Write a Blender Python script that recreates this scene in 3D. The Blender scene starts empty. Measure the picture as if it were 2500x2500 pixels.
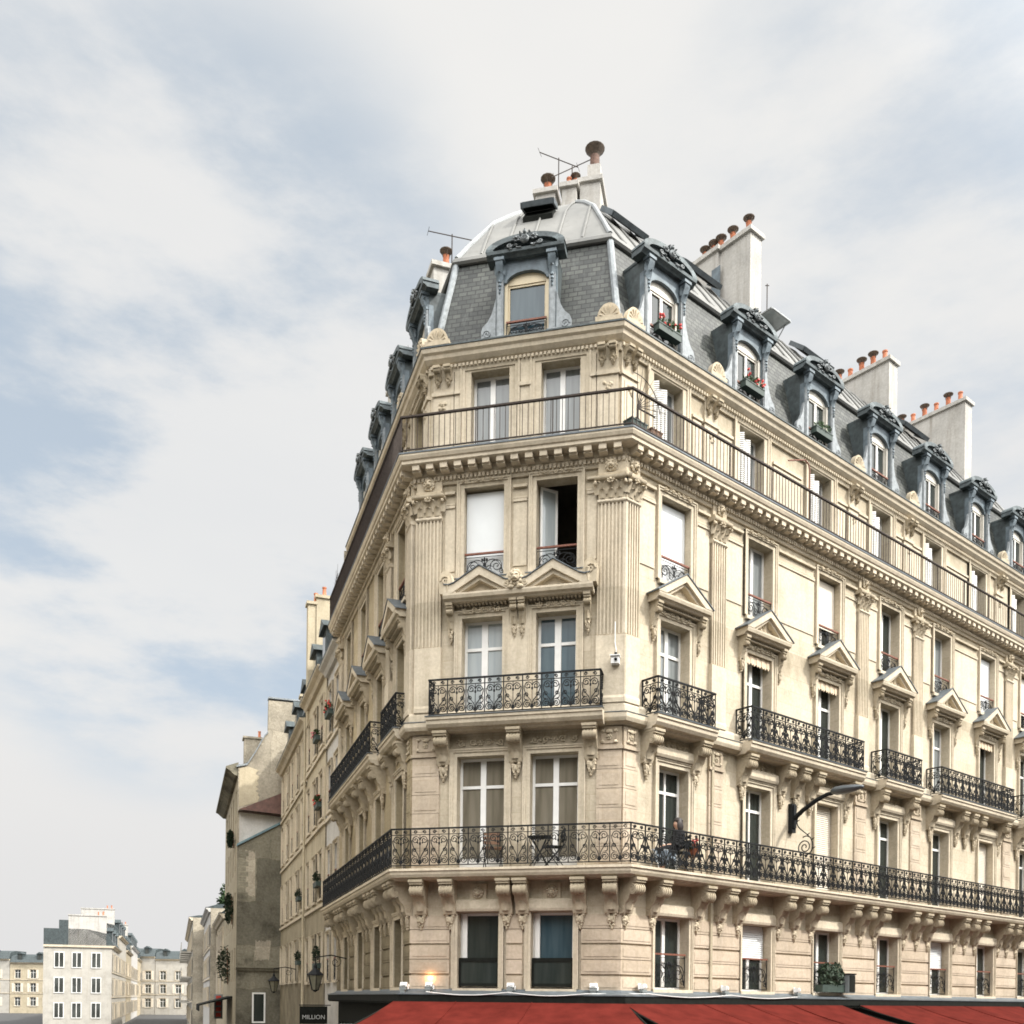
import bpy, bmesh, math, random
from mathutils import Vector, Matrix
random.seed(7)
PI = math.pi
R = math.radians
sc = bpy.context.scene
C = sc.collection

# ------------------------------------------------------------------ facade frames
def az(d): return (math.sin(R(d)), math.cos(R(d)))
def mkframe(o, u):
    return dict(o=o, u=u, n=(u[1], -u[0]), a=math.atan2(u[1], u[0]))
RC, LC = (2.41, 22.2), (-2.389, 23.317)
W = math.hypot(RC[0]-LC[0], RC[1]-LC[1])
uL = az(-18.8)
FR = {'F': mkframe(LC, az(180-76.9)), 'R': mkframe(RC, az(50.3)), 'L': mkframe(LC, (-uL[0], -uL[1]))}
TL, TR = math.tan(R(58.1/2)), math.tan(R(52.8/2))
LEND, REND = -11.0, 22.2
def P(f, s, n, z):
    f = FR[f]
    return Vector((f['o'][0]+f['u'][0]*s+f['n'][0]*n, f['o'][1]+f['u'][1]*s+f['n'][1]*n, z))

# ------------------------------------------------------------------ materials
MATS = {}
def newmat(name):
    m = bpy.data.materials.new(name); m.use_nodes = True
    nt = m.node_tree
    b = nt.nodes['Principled BSDF']
    return m, nt, b
def N(nt, t, **kw):
    n = nt.nodes.new(t)
    for k, v in kw.items():
        if k.startswith('i_'): n.inputs[k[2:].replace('_', ' ')].default_value = v
        else: setattr(n, k, v)
    return n
def ramp(nt, stops):
    r = nt.nodes.new('ShaderNodeValToRGB')
    el = r.color_ramp.elements
    while len(el) < len(stops): el.new(.5)
    for e, (p, c) in zip(el, stops):
        e.position = p; e.color = (*c, 1) if len(c) == 3 else c
    return r
def mixc(nt, a, b, fac, mode='MIX'):
    m = nt.nodes.new('ShaderNodeMix'); m.data_type = 'RGBA'; m.blend_type = mode
    for sock, v in ((m.inputs['Factor'], fac), (m.inputs[6], a), (m.inputs[7], b)):
        if hasattr(v, 'is_linked'): nt.links.new(v, sock)
        else: sock.default_value = (*v, 1) if isinstance(v, tuple) and len(v) == 3 else v
    return m.outputs[2]
def objcoords(nt, wx=1, wz=1, swz=True):
    tc = N(nt, 'ShaderNodeTexCoord')
    if not swz: return tc.outputs['Object']
    sp = N(nt, 'ShaderNodeSeparateXYZ'); nt.links.new(tc.outputs['Object'], sp.inputs[0])
    cb = N(nt, 'ShaderNodeCombineXYZ')
    nt.links.new(sp.outputs[0], cb.inputs[0]); nt.links.new(sp.outputs[2], cb.inputs[1]); nt.links.new(sp.outputs[1], cb.inputs[2])
    return cb.outputs[0]
def mapping(nt, vec, scale, loc=(0, 0, 0)):
    m = N(nt, 'ShaderNodeMapping'); m.inputs['Scale'].default_value = scale; m.inputs['Location'].default_value = loc
    nt.links.new(vec, m.inputs['Vector']); return m.outputs[0]
def noise(nt, vec, scale, detail=4, rough=.55):
    n = N(nt, 'ShaderNodeTexNoise'); n.inputs['Scale'].default_value = scale
    n.inputs['Detail'].default_value = detail; n.inputs['Roughness'].default_value = rough
    nt.links.new(vec, n.inputs['Vector']); return n.outputs['Fac']
def stone(name, base, joints=False, stain=.35, jw=1.05, jh=.36, joint_dark=.8, rough=.85, stain_col=(.30, .25, .17), slab_shade=0, street_shade=0):
    m, nt, b = newmat(name)
    geo = N(nt, 'ShaderNodeNewGeometry')
    pos = geo.outputs['Position']
    v = objcoords(nt)
    dark = tuple(c*.80 for c in base); light = tuple(min(1, c*1.09) for c in base)
    n1 = noise(nt, pos, 1.1, 6, .62)
    r1 = ramp(nt, [(.3, dark), (.52, base), (.75, light)]); nt.links.new(n1, r1.inputs[0])
    col = r1.outputs[0]
    # rain streaks: noise drawn out along z
    st = noise(nt, mapping(nt, pos, (3.2, 3.2, .22)), 1.6, 5, .65)
    rs = ramp(nt, [(.5, (0, 0, 0)), (.78, (1, 1, 1))]); nt.links.new(st, rs.inputs[0])
    ms = N(nt, 'ShaderNodeMath', operation='MULTIPLY'); nt.links.new(rs.outputs[0], ms.inputs[0]); ms.inputs[1].default_value = stain
    col = mixc(nt, col, tuple(x for x in stain_col), ms.outputs[0])
    if slab_shade:  # shade under slabs and cornices painted in, broken by noise like soot
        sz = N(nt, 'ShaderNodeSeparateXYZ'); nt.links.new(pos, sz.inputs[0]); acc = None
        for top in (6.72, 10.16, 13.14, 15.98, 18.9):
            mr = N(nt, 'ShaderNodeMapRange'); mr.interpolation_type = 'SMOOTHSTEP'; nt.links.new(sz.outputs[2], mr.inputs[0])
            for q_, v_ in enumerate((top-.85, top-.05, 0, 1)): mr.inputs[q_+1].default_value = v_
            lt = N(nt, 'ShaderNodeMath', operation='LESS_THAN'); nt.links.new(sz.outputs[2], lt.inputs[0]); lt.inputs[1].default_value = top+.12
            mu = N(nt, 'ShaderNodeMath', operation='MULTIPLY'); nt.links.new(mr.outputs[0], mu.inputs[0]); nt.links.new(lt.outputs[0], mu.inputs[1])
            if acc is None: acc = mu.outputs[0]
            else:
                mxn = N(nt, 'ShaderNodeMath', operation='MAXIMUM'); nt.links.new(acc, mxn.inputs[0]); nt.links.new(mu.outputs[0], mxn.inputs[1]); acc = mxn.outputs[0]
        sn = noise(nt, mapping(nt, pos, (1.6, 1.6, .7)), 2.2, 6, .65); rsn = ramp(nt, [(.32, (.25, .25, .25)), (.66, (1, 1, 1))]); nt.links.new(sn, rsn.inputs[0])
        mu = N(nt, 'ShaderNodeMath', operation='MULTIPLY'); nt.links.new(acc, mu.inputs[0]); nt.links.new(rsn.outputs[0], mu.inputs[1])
        m2 = N(nt, 'ShaderNodeMath', operation='MULTIPLY'); nt.links.new(mu.outputs[0], m2.inputs[0]); m2.inputs[1].default_value = slab_shade
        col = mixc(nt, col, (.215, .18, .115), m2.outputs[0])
    if street_shade:     # narrow-street shade painted into the colour, mottled like dirt, darkest near the pavement
        sz = N(nt, 'ShaderNodeSeparateXYZ'); nt.links.new(pos, sz.inputs[0])
        mr = N(nt, 'ShaderNodeMapRange'); mr.interpolation_type = 'SMOOTHSTEP'; nt.links.new(sz.outputs[2], mr.inputs[0])
        for q_, v_ in enumerate((3.5, 11.5, 1, 0)): mr.inputs[q_+1].default_value = v_
        gn = noise(nt, pos, .9, 6, .65); rg = ramp(nt, [(.25, (.45, .45, .45)), (.65, (1, 1, 1))]); nt.links.new(gn, rg.inputs[0])
        mu = N(nt, 'ShaderNodeMath', operation='MULTIPLY'); nt.links.new(mr.outputs[0], mu.inputs[0]); nt.links.new(rg.outputs[0], mu.inputs[1])
        m2 = N(nt, 'ShaderNodeMath', operation='MULTIPLY'); nt.links.new(mu.outputs[0], m2.inputs[0]); m2.inputs[1].default_value = street_shade
        col = mixc(nt, col, (.10, .085, .055), m2.outputs[0])
    n3 = noise(nt, pos, 14, 5, .7)
    r3 = ramp(nt, [(.35, (.86, .85, .83)), (.65, (1.04, 1.04, 1.04))]); nt.links.new(n3, r3.inputs[0])
    col = mixc(nt, col, r3.outputs[0], 1.0, 'MULTIPLY')
    bump_h = n3
    if joints:
        br = N(nt, 'ShaderNodeTexBrick'); br.offset = .5
        nt.links.new(v, br.inputs['Vector'])
        br.inputs['Color1'].default_value = (1, 1, 1, 1); br.inputs['Color2'].default_value = (.86, .85, .83, 1)
        br.inputs['Mortar'].default_value = (joint_dark, joint_dark*.97, joint_dark*.92, 1)
        br.inputs['Scale'].default_value = 1; br.inputs['Mortar Size'].default_value = .007
        br.inputs['Mortar Smooth'].default_value = .3
        br.inputs['Brick Width'].default_value = jw; br.inputs['Row Height'].default_value = jh
        col = mixc(nt, col, br.outputs['Color'], 1.0, 'MULTIPLY')
    nt.links.new(col, b.inputs['Base Color'])
    b.inputs['Roughness'].default_value = rough; b.inputs['Specular IOR Level'].default_value = .2
    bp = N(nt, 'ShaderNodeBump'); bp.inputs['Strength'].default_value = .35; bp.inputs['Distance'].default_value = .02
    nt.links.new(bump_h, bp.inputs['Height']); nt.links.new(bp.outputs[0], b.inputs['Normal'])
    MATS[name] = m; return m
def plain(name, col, rough=.5, metal=0, var=.15, scale=6, spec=.5, bump=0):
    m, nt, b = newmat(name)
    geo = N(nt, 'ShaderNodeNewGeometry')
    n1 = noise(nt, geo.outputs['Position'], scale, 5, .6)
    r1 = ramp(nt, [(.3, tuple(c*(1-var) for c in col)), (.7, tuple(min(1, c*(1+var)) for c in col))])
    nt.links.new(n1, r1.inputs[0]); nt.links.new(r1.outputs[0], b.inputs['Base Color'])
    b.inputs['Roughness'].default_value = rough; b.inputs['Metallic'].default_value = metal
    b.inputs['Specular IOR Level'].default_value = spec
    if bump:
        bp = N(nt, 'ShaderNodeBump'); bp.inputs['Strength'].default_value = bump; bp.inputs['Distance'].default_value = .02
        nt.links.new(n1, bp.inputs['Height']); nt.links.new(bp.outputs[0], b.inputs['Normal'])
    MATS[name] = m; return m
def glass(name, low, high, coat=.6, rough=.06):
    # window glass with the dim room or curtain seen behind it
    m, nt, b = newmat(name)
    v = objcoords(nt)
    n1 = noise(nt, mapping(nt, v, (5, .5, 1)), 1.3, 3, .5)
    r1 = ramp(nt, [(.35, low), (.65, high)]); nt.links.new(n1, r1.inputs[0])
    nt.links.new(r1.outputs[0], b.inputs['Base Color'])
    b.inputs['Roughness'].default_value = rough; b.inputs['Specular IOR Level'].default_value = coat
    b.inputs['IOR'].default_value = 1.5
    n2 = noise(nt, v, 1.4, 2, .5)
    bp = N(nt, 'ShaderNodeBump'); bp.inputs['Strength'].default_value = .06; bp.inputs['Distance'].default_value = .05
    nt.links.new(n2, bp.inputs['Height']); nt.links.new(bp.outputs[0], b.inputs['Normal'])
    MATS[name] = m; return m
STB = (.56, .49, .38)
stone('wall_stone', STB, True, slab_shade=.62)
stone('trim_stone', (.565, .495, .385), stain=.4, slab_shade=.4)
stone('bracket_stone', (.48, .41, .305), stain=.6, slab_shade=.5)  # darker than the walls: shade below the slabs put into the colour
stone('carved_stone', (.50, .43, .32), stain=.6)
stone('block_stone', (.52, .435, .34), True, slab_shade=.6, jw=.9, jh=.35, joint_dark=.86)
stone('side_stone', (.45, .375, .25), True, stain=.6, slab_shade=.6, street_shade=.85)  # darker copy of the wall stone, with the street's shade in its colour
def mended(name, base, spread, dark):
    m, nt, b = newmat(name)
    v = objcoords(nt); geo = N(nt, 'ShaderNodeNewGeometry'); pos = geo.outputs['Position']
    n0 = noise(nt, pos, .7, 6, .65)
    wob = N(nt, 'ShaderNodeVectorMath', operation='ADD'); nt.links.new(v, wob.inputs[0])
    nn = N(nt, 'ShaderNodeTexNoise'); nn.inputs['Scale'].default_value = 1.3; nn.inputs['Detail'].default_value = 5; nt.links.new(pos, nn.inputs['Vector'])
    sc_ = N(nt, 'ShaderNodeVectorMath', operation='SCALE'); sc_.inputs['Scale'].default_value = .5; nt.links.new(nn.outputs['Color'], sc_.inputs[0]); nt.links.new(sc_.outputs[0], wob.inputs[1])
    br = N(nt, 'ShaderNodeTexBrick'); br.offset = .37; br.inputs['Scale'].default_value = 1; br.inputs['Brick Width'].default_value = 1.9; br.inputs['Row Height'].default_value = 2.3
    br.inputs['Mortar Size'].default_value = .012; br.inputs['Color1'].default_value = (1-spread, 1-spread, 1-spread, 1); br.inputs['Color2'].default_value = (1+spread, 1+spread*.95, 1+spread*.85, 1); br.inputs['Mortar'].default_value = (.75, .73, .7, 1)
    nt.links.new(wob.outputs[0], br.inputs['Vector'])
    r0 = ramp(nt, [(.30, tuple(c*dark for c in base)), (.48, base), (.70, tuple(c*1.3 for c in base))]); nt.links.new(n0, r0.inputs[0])
    col = mixc(nt, r0.outputs[0], br.outputs['Color'], 1.0, 'MULTIPLY')
    n3 = noise(nt, pos, 9, 6, .75); r3 = ramp(nt, [(.35, (.72, .71, .68)), (.65, (1.1, 1.1, 1.1))]); nt.links.new(n3, r3.inputs[0])
    col = mixc(nt, col, r3.outputs[0], 1.0, 'MULTIPLY'); nt.links.new(col, b.inputs['Base Color']); b.inputs['Roughness'].default_value = .95; b.inputs['Specular IOR Level'].default_value = .1
    bp = N(nt, 'ShaderNodeBump'); bp.inputs['Strength'].default_value = .6; bp.inputs['Distance'].default_value = .05; nt.links.new(n3, bp.inputs['Height']); nt.links.new(bp.outputs[0], b.inputs['Normal'])
    MATS[name] = m
mended('party_stone', (.34, .305, .245), .16, .6)
mended('party_dark', (.185, .172, .135), .30, .42)
stone('cream_plaster', (.46, .40, .29), stain=.5)
stone('street_plaster', (.47, .41, .30), stain=.55, street_shade=.85)
stone('white_plaster', (.50, .485, .46), stain=.25)
stone('tan_plaster', (.38, .33, .24), stain=.5)
stone('chimney_plaster', (.47, .455, .425), stain=.8, stain_col=(.25, .225, .19))
stone('far_plaster', (.42, .40, .36), stain=.35)
plain('iron', (.010, .011, .012), .65, 0, .3, 20, .2)
plain('rail_iron', (.045, .034, .028), .7, 0, .3, 20, .2)
plain('rust_iron', (.17, .06, .035), .65, .1, .3, 20)
plain('white_paint', (.74, .73, .70), .4, 0, .06, 4)
plain('ivory_paint', (.60, .57, .50), .5, 0, .08, 4)
plain('cream_paint', (.58, .49, .33), .5, 0, .08, 4)
plain('blind_white', (.66, .68, .68), .6, 0, .03, 2)
plain('blind_beige', (.62, .56, .47), .7, 0, .05, 2)
plain('lace', (.62, .50, .36), .8, 0, .25, 30)
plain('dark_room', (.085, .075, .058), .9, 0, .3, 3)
plain('zinc_grey', (.27, .285, .29), .5, .1, .18, 2.5, bump=.1)
plain('lead_blue', (.115, .145, .165), .55, .15, .35, 5, bump=.2)
plain('lead_mid', (.15, .165, .17), .6, .1, .5, 14, bump=.4)
plain('lead_hood', (.070, .088, .093), .6, .1, .5, 6, bump=.2)
plain('lead_dark', (.045, .058, .060), .6, .1, .5, 6, bump=.2)
plain('lead_strip', (.09, .105, .115), .5, .2, .3, 6)
plain('pale_lead', (.215, .235, .245), .55, .1, .3, 9, bump=.2)
plain('terracotta', (.43, .15, .075), .8, 0, .25, 9)
plain('cowl_metal', (.11, .085, .065), .6, .5, .4, 12)
plain('sooty_brick', (.13, .075, .055), .85, 0, .4, 10)
plain('red_canvas', (.085, .0135, .010), .95, 0, .25, 2.2, .03)
plain('dark_canvas', (.010, .011, .009), .8, 0, .3, 8, .12)
plain('asphalt', (.05, .05, .05), .9, 0, .2, 3)
plain('pave_stone', (.22, .21, .20), .85, 0, .2, 2)
plain('leaf_green', (.035, .07, .022), .7, 0, .5, 12)
plain('leaf_dark', (.018, .036, .016), .7, 0, .5, 12)
plain('flower_red', (.60, .06, .05), .6, 0, .3, 20)
plain('flower_pink', (.55, .16, .20), .6, 0, .3, 20)
plain('box_green', (.035, .055, .045), .6, 0, .2, 8)
plain('plastic_white', (.72, .72, .70), .4, 0, .04, 6)
plain('plastic_grey', (.20, .22, .22), .5, 0, .1, 6)
plain('skin', (.48, .29, .20), .55, 0, .08, 10)
plain('hair', (.018, .012, .010), .6, 0, .3, 25)
plain('black_cloth', (.014, .014, .017), .85, 0, .3, 18)
plain('blue_cloth', (.26, .31, .36), .85, 0, .3, 14)
plain('wood_brown', (.16, .085, .045), .6, 0, .3, 12)
plain('tile_brown', (.075, .036, .026), .85, 0, .35, 5)
plain('blue_flash', (.12, .19, .21), .5, .2, .2, 5)
plain('lamp_grey', (.075, .085, .092), .45, .1, .1, 5)
plain('lantern_glass', (.18, .17, .12), .2, 0, .2, 6)
plain('sign_letters', (.42, .42, .40), .6, 0, .05, 4)
plain('sign_red', (.5, .05, .03), .6, 0, .05, 4)
glass('glass_blue', (.055, .085, .105), (.085, .125, .145))
glass('glass_grey', (.15, .165, .165), (.21, .225, .225))
glass('glass_curtain', (.30, .335, .345), (.38, .415, .42))
glass('glass_brown', (.13, .115, .085), (.20, .178, .138))
glass('glass_dark', (.018, .024, .022), (.03, .036, .033))
glass('glass_sky', (.025, .05, .065), (.05, .08, .095), .45)
glass('glass_far', (.035, .038, .035), (.075, .08, .075))
# slate, zinc sheets, louvres
def slate_mat():
    m, nt, b = newmat('slate')
    v = objcoords(nt)
    br = N(nt, 'ShaderNodeTexBrick'); br.offset = .5; nt.links.new(v, br.inputs['Vector'])
    br.inputs['Color1'].default_value = (.016, .020, .019, 1); br.inputs['Color2'].default_value = (.062, .068, .062, 1)
    br.inputs['Mortar'].default_value = (.004, .0045, .004, 1); br.inputs['Scale'].default_value = 1
    br.inputs['Mortar Size'].default_value = .013; br.inputs['Brick Width'].default_value = .21; br.inputs['Row Height'].default_value = .125
    geo = N(nt, 'ShaderNodeNewGeometry')
    n1 = noise(nt, geo.outputs['Position'], 1.6, 6, .65)
    r1 = ramp(nt, [(.3, (.65, .68, .66)), (.7, (1.35, 1.32, 1.22))]); nt.links.new(n1, r1.inputs[0])
    col = mixc(nt, br.outputs['Color'], r1.outputs[0], 1.0, 'MULTIPLY')
    st = noise(nt, mapping(nt, geo.outputs['Position'], (4, 4, .5)), 2, 4, .6)
    rs = ramp(nt, [(.55, (0, 0, 0)), (.8, (.5, .5, .5))]); nt.links.new(st, rs.inputs[0])
    col = mixc(nt, col, (.12, .13, .12), rs.outputs[0])
    nt.links.new(col, b.inputs['Base Color']); b.inputs['Roughness'].default_value = .6
    bp = N(nt, 'ShaderNodeBump'); bp.inputs['Strength'].default_value = .8; bp.inputs['Distance'].default_value = .015
    nt.links.new(br.outputs['Fac'], bp.inputs['Height']); bp.invert = True; nt.links.new(bp.outputs[0], b.inputs['Normal'])
    MATS['slate'] = m
slate_mat()
def zinc_mat():
    m, nt, b = newmat('zinc_roof')
    geo = N(nt, 'ShaderNodeNewGeometry')
    n1 = noise(nt, geo.outputs['Position'], .9, 6, .6)
    r1 = ramp(nt, [(.3, (.125, .126, .12)), (.7, (.195, .193, .18))]); nt.links.new(n1, r1.inputs[0])
    st = noise(nt, mapping(nt, geo.outputs['Position'], (5, 5, .6)), 1.5, 5, .6)
    rs = ramp(nt, [(.55, (0, 0, 0)), (.8, (.55, .55, .55))]); nt.links.new(st, rs.inputs[0])
    col = mixc(nt, r1.outputs[0], (.08, .073, .06), rs.outputs[0])
    nt.links.new(col, b.inputs['Base Color'])
    b.inputs['Roughness'].default_value = .6; b.inputs['Metallic'].default_value = .0
    MATS['zinc_roof'] = m
zinc_mat()

# ------------------------------------------------------------------ mesh builder; points are (s, n, z): along the wall, outward, up
class MB:
    def __init__(s): s.v = []; s.f = []; s.mi = []; s.cur = 0
    def add(s, pts, faces):
        o = len(s.v); s.v += [(p[0], -p[1], p[2]) for p in pts]
        s.f += [tuple(i+o for i in f) for f in faces]; s.mi += [s.cur]*len(faces)
    def box(s, s0, s1, n0, n1, z0, z1):
        p = [(s0, n0, z0), (s1, n0, z0), (s1, n1, z0), (s0, n1, z0), (s0, n0, z1), (s1, n0, z1), (s1, n1, z1), (s0, n1, z1)]
        s.add(p, [(0, 1, 2, 3), (4, 5, 6, 7), (0, 1, 5, 4), (1, 2, 6, 5), (2, 3, 7, 6), (3, 0, 4, 7)])
    def cbox(s, c, w, n0, n1, z0, z1): s.box(c-w/2, c+w/2, n0, n1, z0, z1)
    def ext_s(s, prof, s0, s1, m0=0, m1=0):
        # profile of (n, z) drawn along s; m0/m1: mitre slopes ds/dn at the two ends
        k = len(prof)
        p = [(s0+m0*n, n, z) for n, z in prof]+[(s1+m1*n, n, z) for n, z in prof]
        s.add(p, [tuple(range(k)), tuple(range(2*k-1, k-1, -1))]+[(i, (i+1) % k, k+(i+1) % k, k+i) for i in range(k)])
    def ext_n(s, poly, n0, n1):
        # polygon of (s, z) drawn along n
        k = len(poly)
        p = [(a, n0, z) for a, z in poly]+[(a, n1, z) for a, z in poly]
        s.add(p, [tuple(range(k)), tuple(range(2*k-1, k-1, -1))]+[(i, (i+1) % k, k+(i+1) % k, k+i) for i in range(k)])
    def tube(s, pts, r, k=5, r1=None, cap=True, flat=1):
        pts = [Vector(p) for p in pts]; m = len(pts)
        if m < 2: return
        rings = []; up = None
        for i, p in enumerate(pts):
            t = (pts[min(i+1, m-1)]-pts[max(i-1, 0)])
            if t.length < 1e-9: t = Vector((0, 0, 1))
            t.normalize()
            if up is None:
                up = Vector((0, 1, 0)) if abs(t.y) < .9 else Vector((1, 0, 0))
            a = (up - t*up.dot(t))
            if a.length < 1e-6: a = t.orthogonal()
            a.normalize(); up = a; b = t.cross(a)
            rr = r if r1 is None else r+(r1-r)*i/(m-1)
            rings.append([p+(a*flat*math.cos(2*PI*(j+.5)/k)+b*math.sin(2*PI*(j+.5)/k))*rr for j in range(k)])
        vs = [tuple(q) for ring in rings for q in ring]
        fs = [(i*k+j, i*k+(j+1) % k, (i+1)*k+(j+1) % k, (i+1)*k+j) for i in range(m-1) for j in range(k)]
        if cap: fs += [tuple(range(k)), tuple(range((m-1)*k, m*k))]
        s.add(vs, fs)
    def lathe(s, prof, c=(0, 0, 0), k=12):
        # (r, z) turned about a vertical axis through c
        vs = [(c[0]+r*math.cos(2*PI*j/k), c[1]+r*math.sin(2*PI*j/k), c[2]+z) for r, z in prof for j in range(k)]
        m = len(prof)
        fs = [(i*k+j, i*k+(j+1) % k, (i+1)*k+(j+1) % k, (i+1)*k+j) for i in range(m-1) for j in range(k)]
        fs += [tuple(range(k)), tuple(range((m-1)*k, m*k))]
        s.add(vs, fs)
    def lump(s, c, r, jit=.12, k=7, rings=4):
        # small irregular rounded lump
        rx, rn, rz = r if isinstance(r, tuple) else (r, r, r)
        vs = [(c[0], c[1], c[2]-rz)]
        for i in range(1, rings):
            t = PI*i/rings
            for j in range(k):
                q = 1+random.uniform(-jit, jit)
                vs.append((c[0]+rx*math.sin(t)*math.cos(2*PI*j/k)*q, c[1]+rn*math.sin(t)*math.sin(2*PI*j/k)*q, c[2]-rz*math.cos(t)))
        vs.append((c[0], c[1], c[2]+rz)); e = len(vs)-1
        fs = [(0, 1+(j+1) % k, 1+j) for j in range(k)]
        for i in range(rings-2):
            a = 1+i*k
            fs += [(a+j, a+(j+1) % k, a+k+(j+1) % k, a+k+j) for j in range(k)]
        a = 1+(rings-2)*k
        fs += [(e, a+j, a+(j+1) % k) for j in range(k)]
        s.add(vs, fs)
    def leaf(s, base, w, h, curl, ds=0.0, lean=0.0):
        # acanthus leaf: rises from base, bends out along n (and ds along s) and curls over at its tip
        rows = []
        for t, wf, up, out in ((0, .8, 0, 0), (.3, 1, .33, .1), (.6, .95, .68, .32), (.85, .7, .95, .75), (1, .35, .88, 1.1)):
            cx = base[0]+ds*out+lean*t; cn = base[1]+curl*out; cz = base[2]+h*up
            rows.append([(cx-w/2*wf, cn-.015, cz), (cx-w/4*wf, cn+.012, cz+.01), (cx, cn+.03, cz), (cx+w/4*wf, cn+.012, cz+.01), (cx+w/2*wf, cn-.015, cz)])
        vs = [p for r in rows for p in r]
        s.add(vs, [(i*5+j, i*5+j+1, (i+1)*5+j+1, (i+1)*5+j) for i in range(4) for j in range(4)])
    def quad(s, a, b, c, d): s.add([a, b, c, d], [(0, 1, 2, 3)])
    def mesh(s, name, mats, smooth=False, recalc=True):
        me = bpy.data.meshes.new(name)
        me.from_pydata(s.v, [], s.f)
        for m in (mats if isinstance(mats, (list, tuple)) else [mats]): me.materials.append(MATS[m])
        if any(s.mi): me.polygons.foreach_set('material_index', s.mi)
        if recalc:
            bm = bmesh.new(); bm.from_mesh(me)
            if smooth: bmesh.ops.remove_doubles(bm, verts=bm.verts, dist=.0004)
            bmesh.ops.recalc_face_normals(bm, faces=bm.faces); bm.to_mesh(me); bm.free()
        if smooth:
            me.polygons.foreach_set('use_smooth', [True]*len(me.polygons))
            me.set_sharp_from_angle(angle=R(smooth if smooth is not True else 40))
        me.update()
        return me
def link(name, data, parent=None, loc=(0, 0, 0), rz=0):
    o = bpy.data.objects.new(name, data); C.objects.link(o)
    o.location = loc; o.rotation_euler = (0, 0, rz)
    if parent: o.parent = parent
    return o
def tag(o, label, cat, group=None, kind=None):
    if label: o['label'] = label
    if cat: o['category'] = cat
    if group: o['group'] = group
    if kind: o['kind'] = kind
    return o
def thing(name, label, cat, loc=(0, 0, 0), rz=0, group=None):
    return tag(link(name, None, None, loc, rz), label, cat, group)
def onwall(name, data, f, s, n, z, parent=None):
    # object whose local axes are along/into/up the wall of facade f
    p = P(f, s, n, z)
    if parent: p = p-parent.location
    return link(name, data, parent, p, FR[f]['a'])
def struct(name, data, loc=(0, 0, 0), rz=0):
    o = link(name, data, None, loc, rz); o['kind'] = 'structure'; return o
CACHE = {}
def cached(key, fn):
    if key not in CACHE: CACHE[key] = fn()
    return CACHE[key]

# ------------------------------------------------------------------ ornament vocabulary
def spiral(cx, cz, r0, r1, a0, turns, m=14):
    return [(cx+(r0+(r1-r0)*t)*math.cos(a0+2*PI*turns*t), cz+(r0+(r1-r0)*t)*math.sin(a0+2*PI*turns*t)) for t in [i/m for i in range(m+1)]]
def bez(p0, p1, p2, p3, m=8):
    return [tuple(p0[k]*(1-t)**3+3*p1[k]*t*(1-t)**2+3*p2[k]*t*t*(1-t)+p3[k]*t**3 for k in (0, 1)) for t in [i/m for i in range(m+1)]]
def ironmodule(mb, c, w, z0, z1, n, r=.0115):
    h = z1-z0; hw = w/2
    T = lambda pts, rr=r, k=4: mb.tube([(c+x, n, z0+z) for x, z in pts], rr, k, cap=False, flat=1.5)
    zb = h-.13
    mb.tube([(c-hw, n, z0), (c-hw, n, z1)], .014, 4, flat=1.6)
    mb.tube([(c, n, z0), (c, n, z0+zb)], .009, 4)
    for q in (-1, 1):
        T([(q*x, z) for x, z in spiral(.10*w/.46, zb-.12, .095*w/.46, .018, PI*.95, -1.55, 16)])
        T([(q*x, z) for x, z in bez((.195*w/.46, zb-.12), (.20, zb-.3), (.03, zb-.42), (.02, .16))])
        T([(q*x, z) for x, z in spiral(.135*w/.46, .42*h, .055, .012, -PI*.2, 1.4, 12)])
        T([(q*x, z) for x, z in bez((.185*w/.46, .40*h), (.20, .30*h), (.16, .26*h), (.12, .28*h), 5)])
        T([(q*x, z) for x, z in spiral(.12*w/.46, .115, .092, .018, PI*.6, -1.6, 16)])
        T([(q*x, z) for x, z in spiral(.11*w/.46, h-.07, .045, .01, PI, -1.3, 10)])
        for i, (dx, dz) in enumerate(((.035, .24), (.085, .22), (.13, .16))):
            mb.tube([(c+q*.01, n, z0+.03), (c+q*dx*.7, n+.012, z0+dz*.7), (c+q*dx, n, z0+dz)], .013, 4, .004, cap=False)
        mb.lump((c+q*.055, n, z0+.62*h), (.02, .015, .02), 0, 5, 3)
    mb.lump((c, n, z0+.60*h), (.028, .02, .045), 0, 5, 3)
    mb.lump((c, n, z0+.10*h), (.035, .022, .05), 0, 5, 3)
    mb.lump((c, n, zb-.10+z0), (.022, .018, .03), 0, 5, 3)
def ironrun(mb, s0, s1, z0, z1, n, modw=.46):
    k = max(1, round((s1-s0)/modw)); w = (s1-s0)/k
    for i in range(k): ironmodule(mb, s0+w*(i+.5), w, z0+.04, z1-.02, n)
    mb.tube([(s1, n, z0), (s1, n, z1)], .014, 4)
    mb.box(s0-.01, s1+.01, n-.024, n+.024, z1-.028, z1+.006)
    mb.box(s0, s1, n-.012, n+.012, z1-.155, z1-.14)
    mb.box(s0, s1, n-.014, n+.014, z0+.03, z0+.05)
def ironreturn(mb, s, n0, n1, z0, z1):
    # end panel of a balcony rail, running from the wall out to the front
    sub = MB(); ironrun(sub, n0, n1, z0, z1, 0, .42)
    o = len(mb.v)
    mb.v += [(s+y, -x, z) for x, y, z in sub.v]   # local x becomes n
    mb.f += [tuple(i+o for i in f) for f in sub.f]; mb.mi += [0]*len(sub.f)
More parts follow.
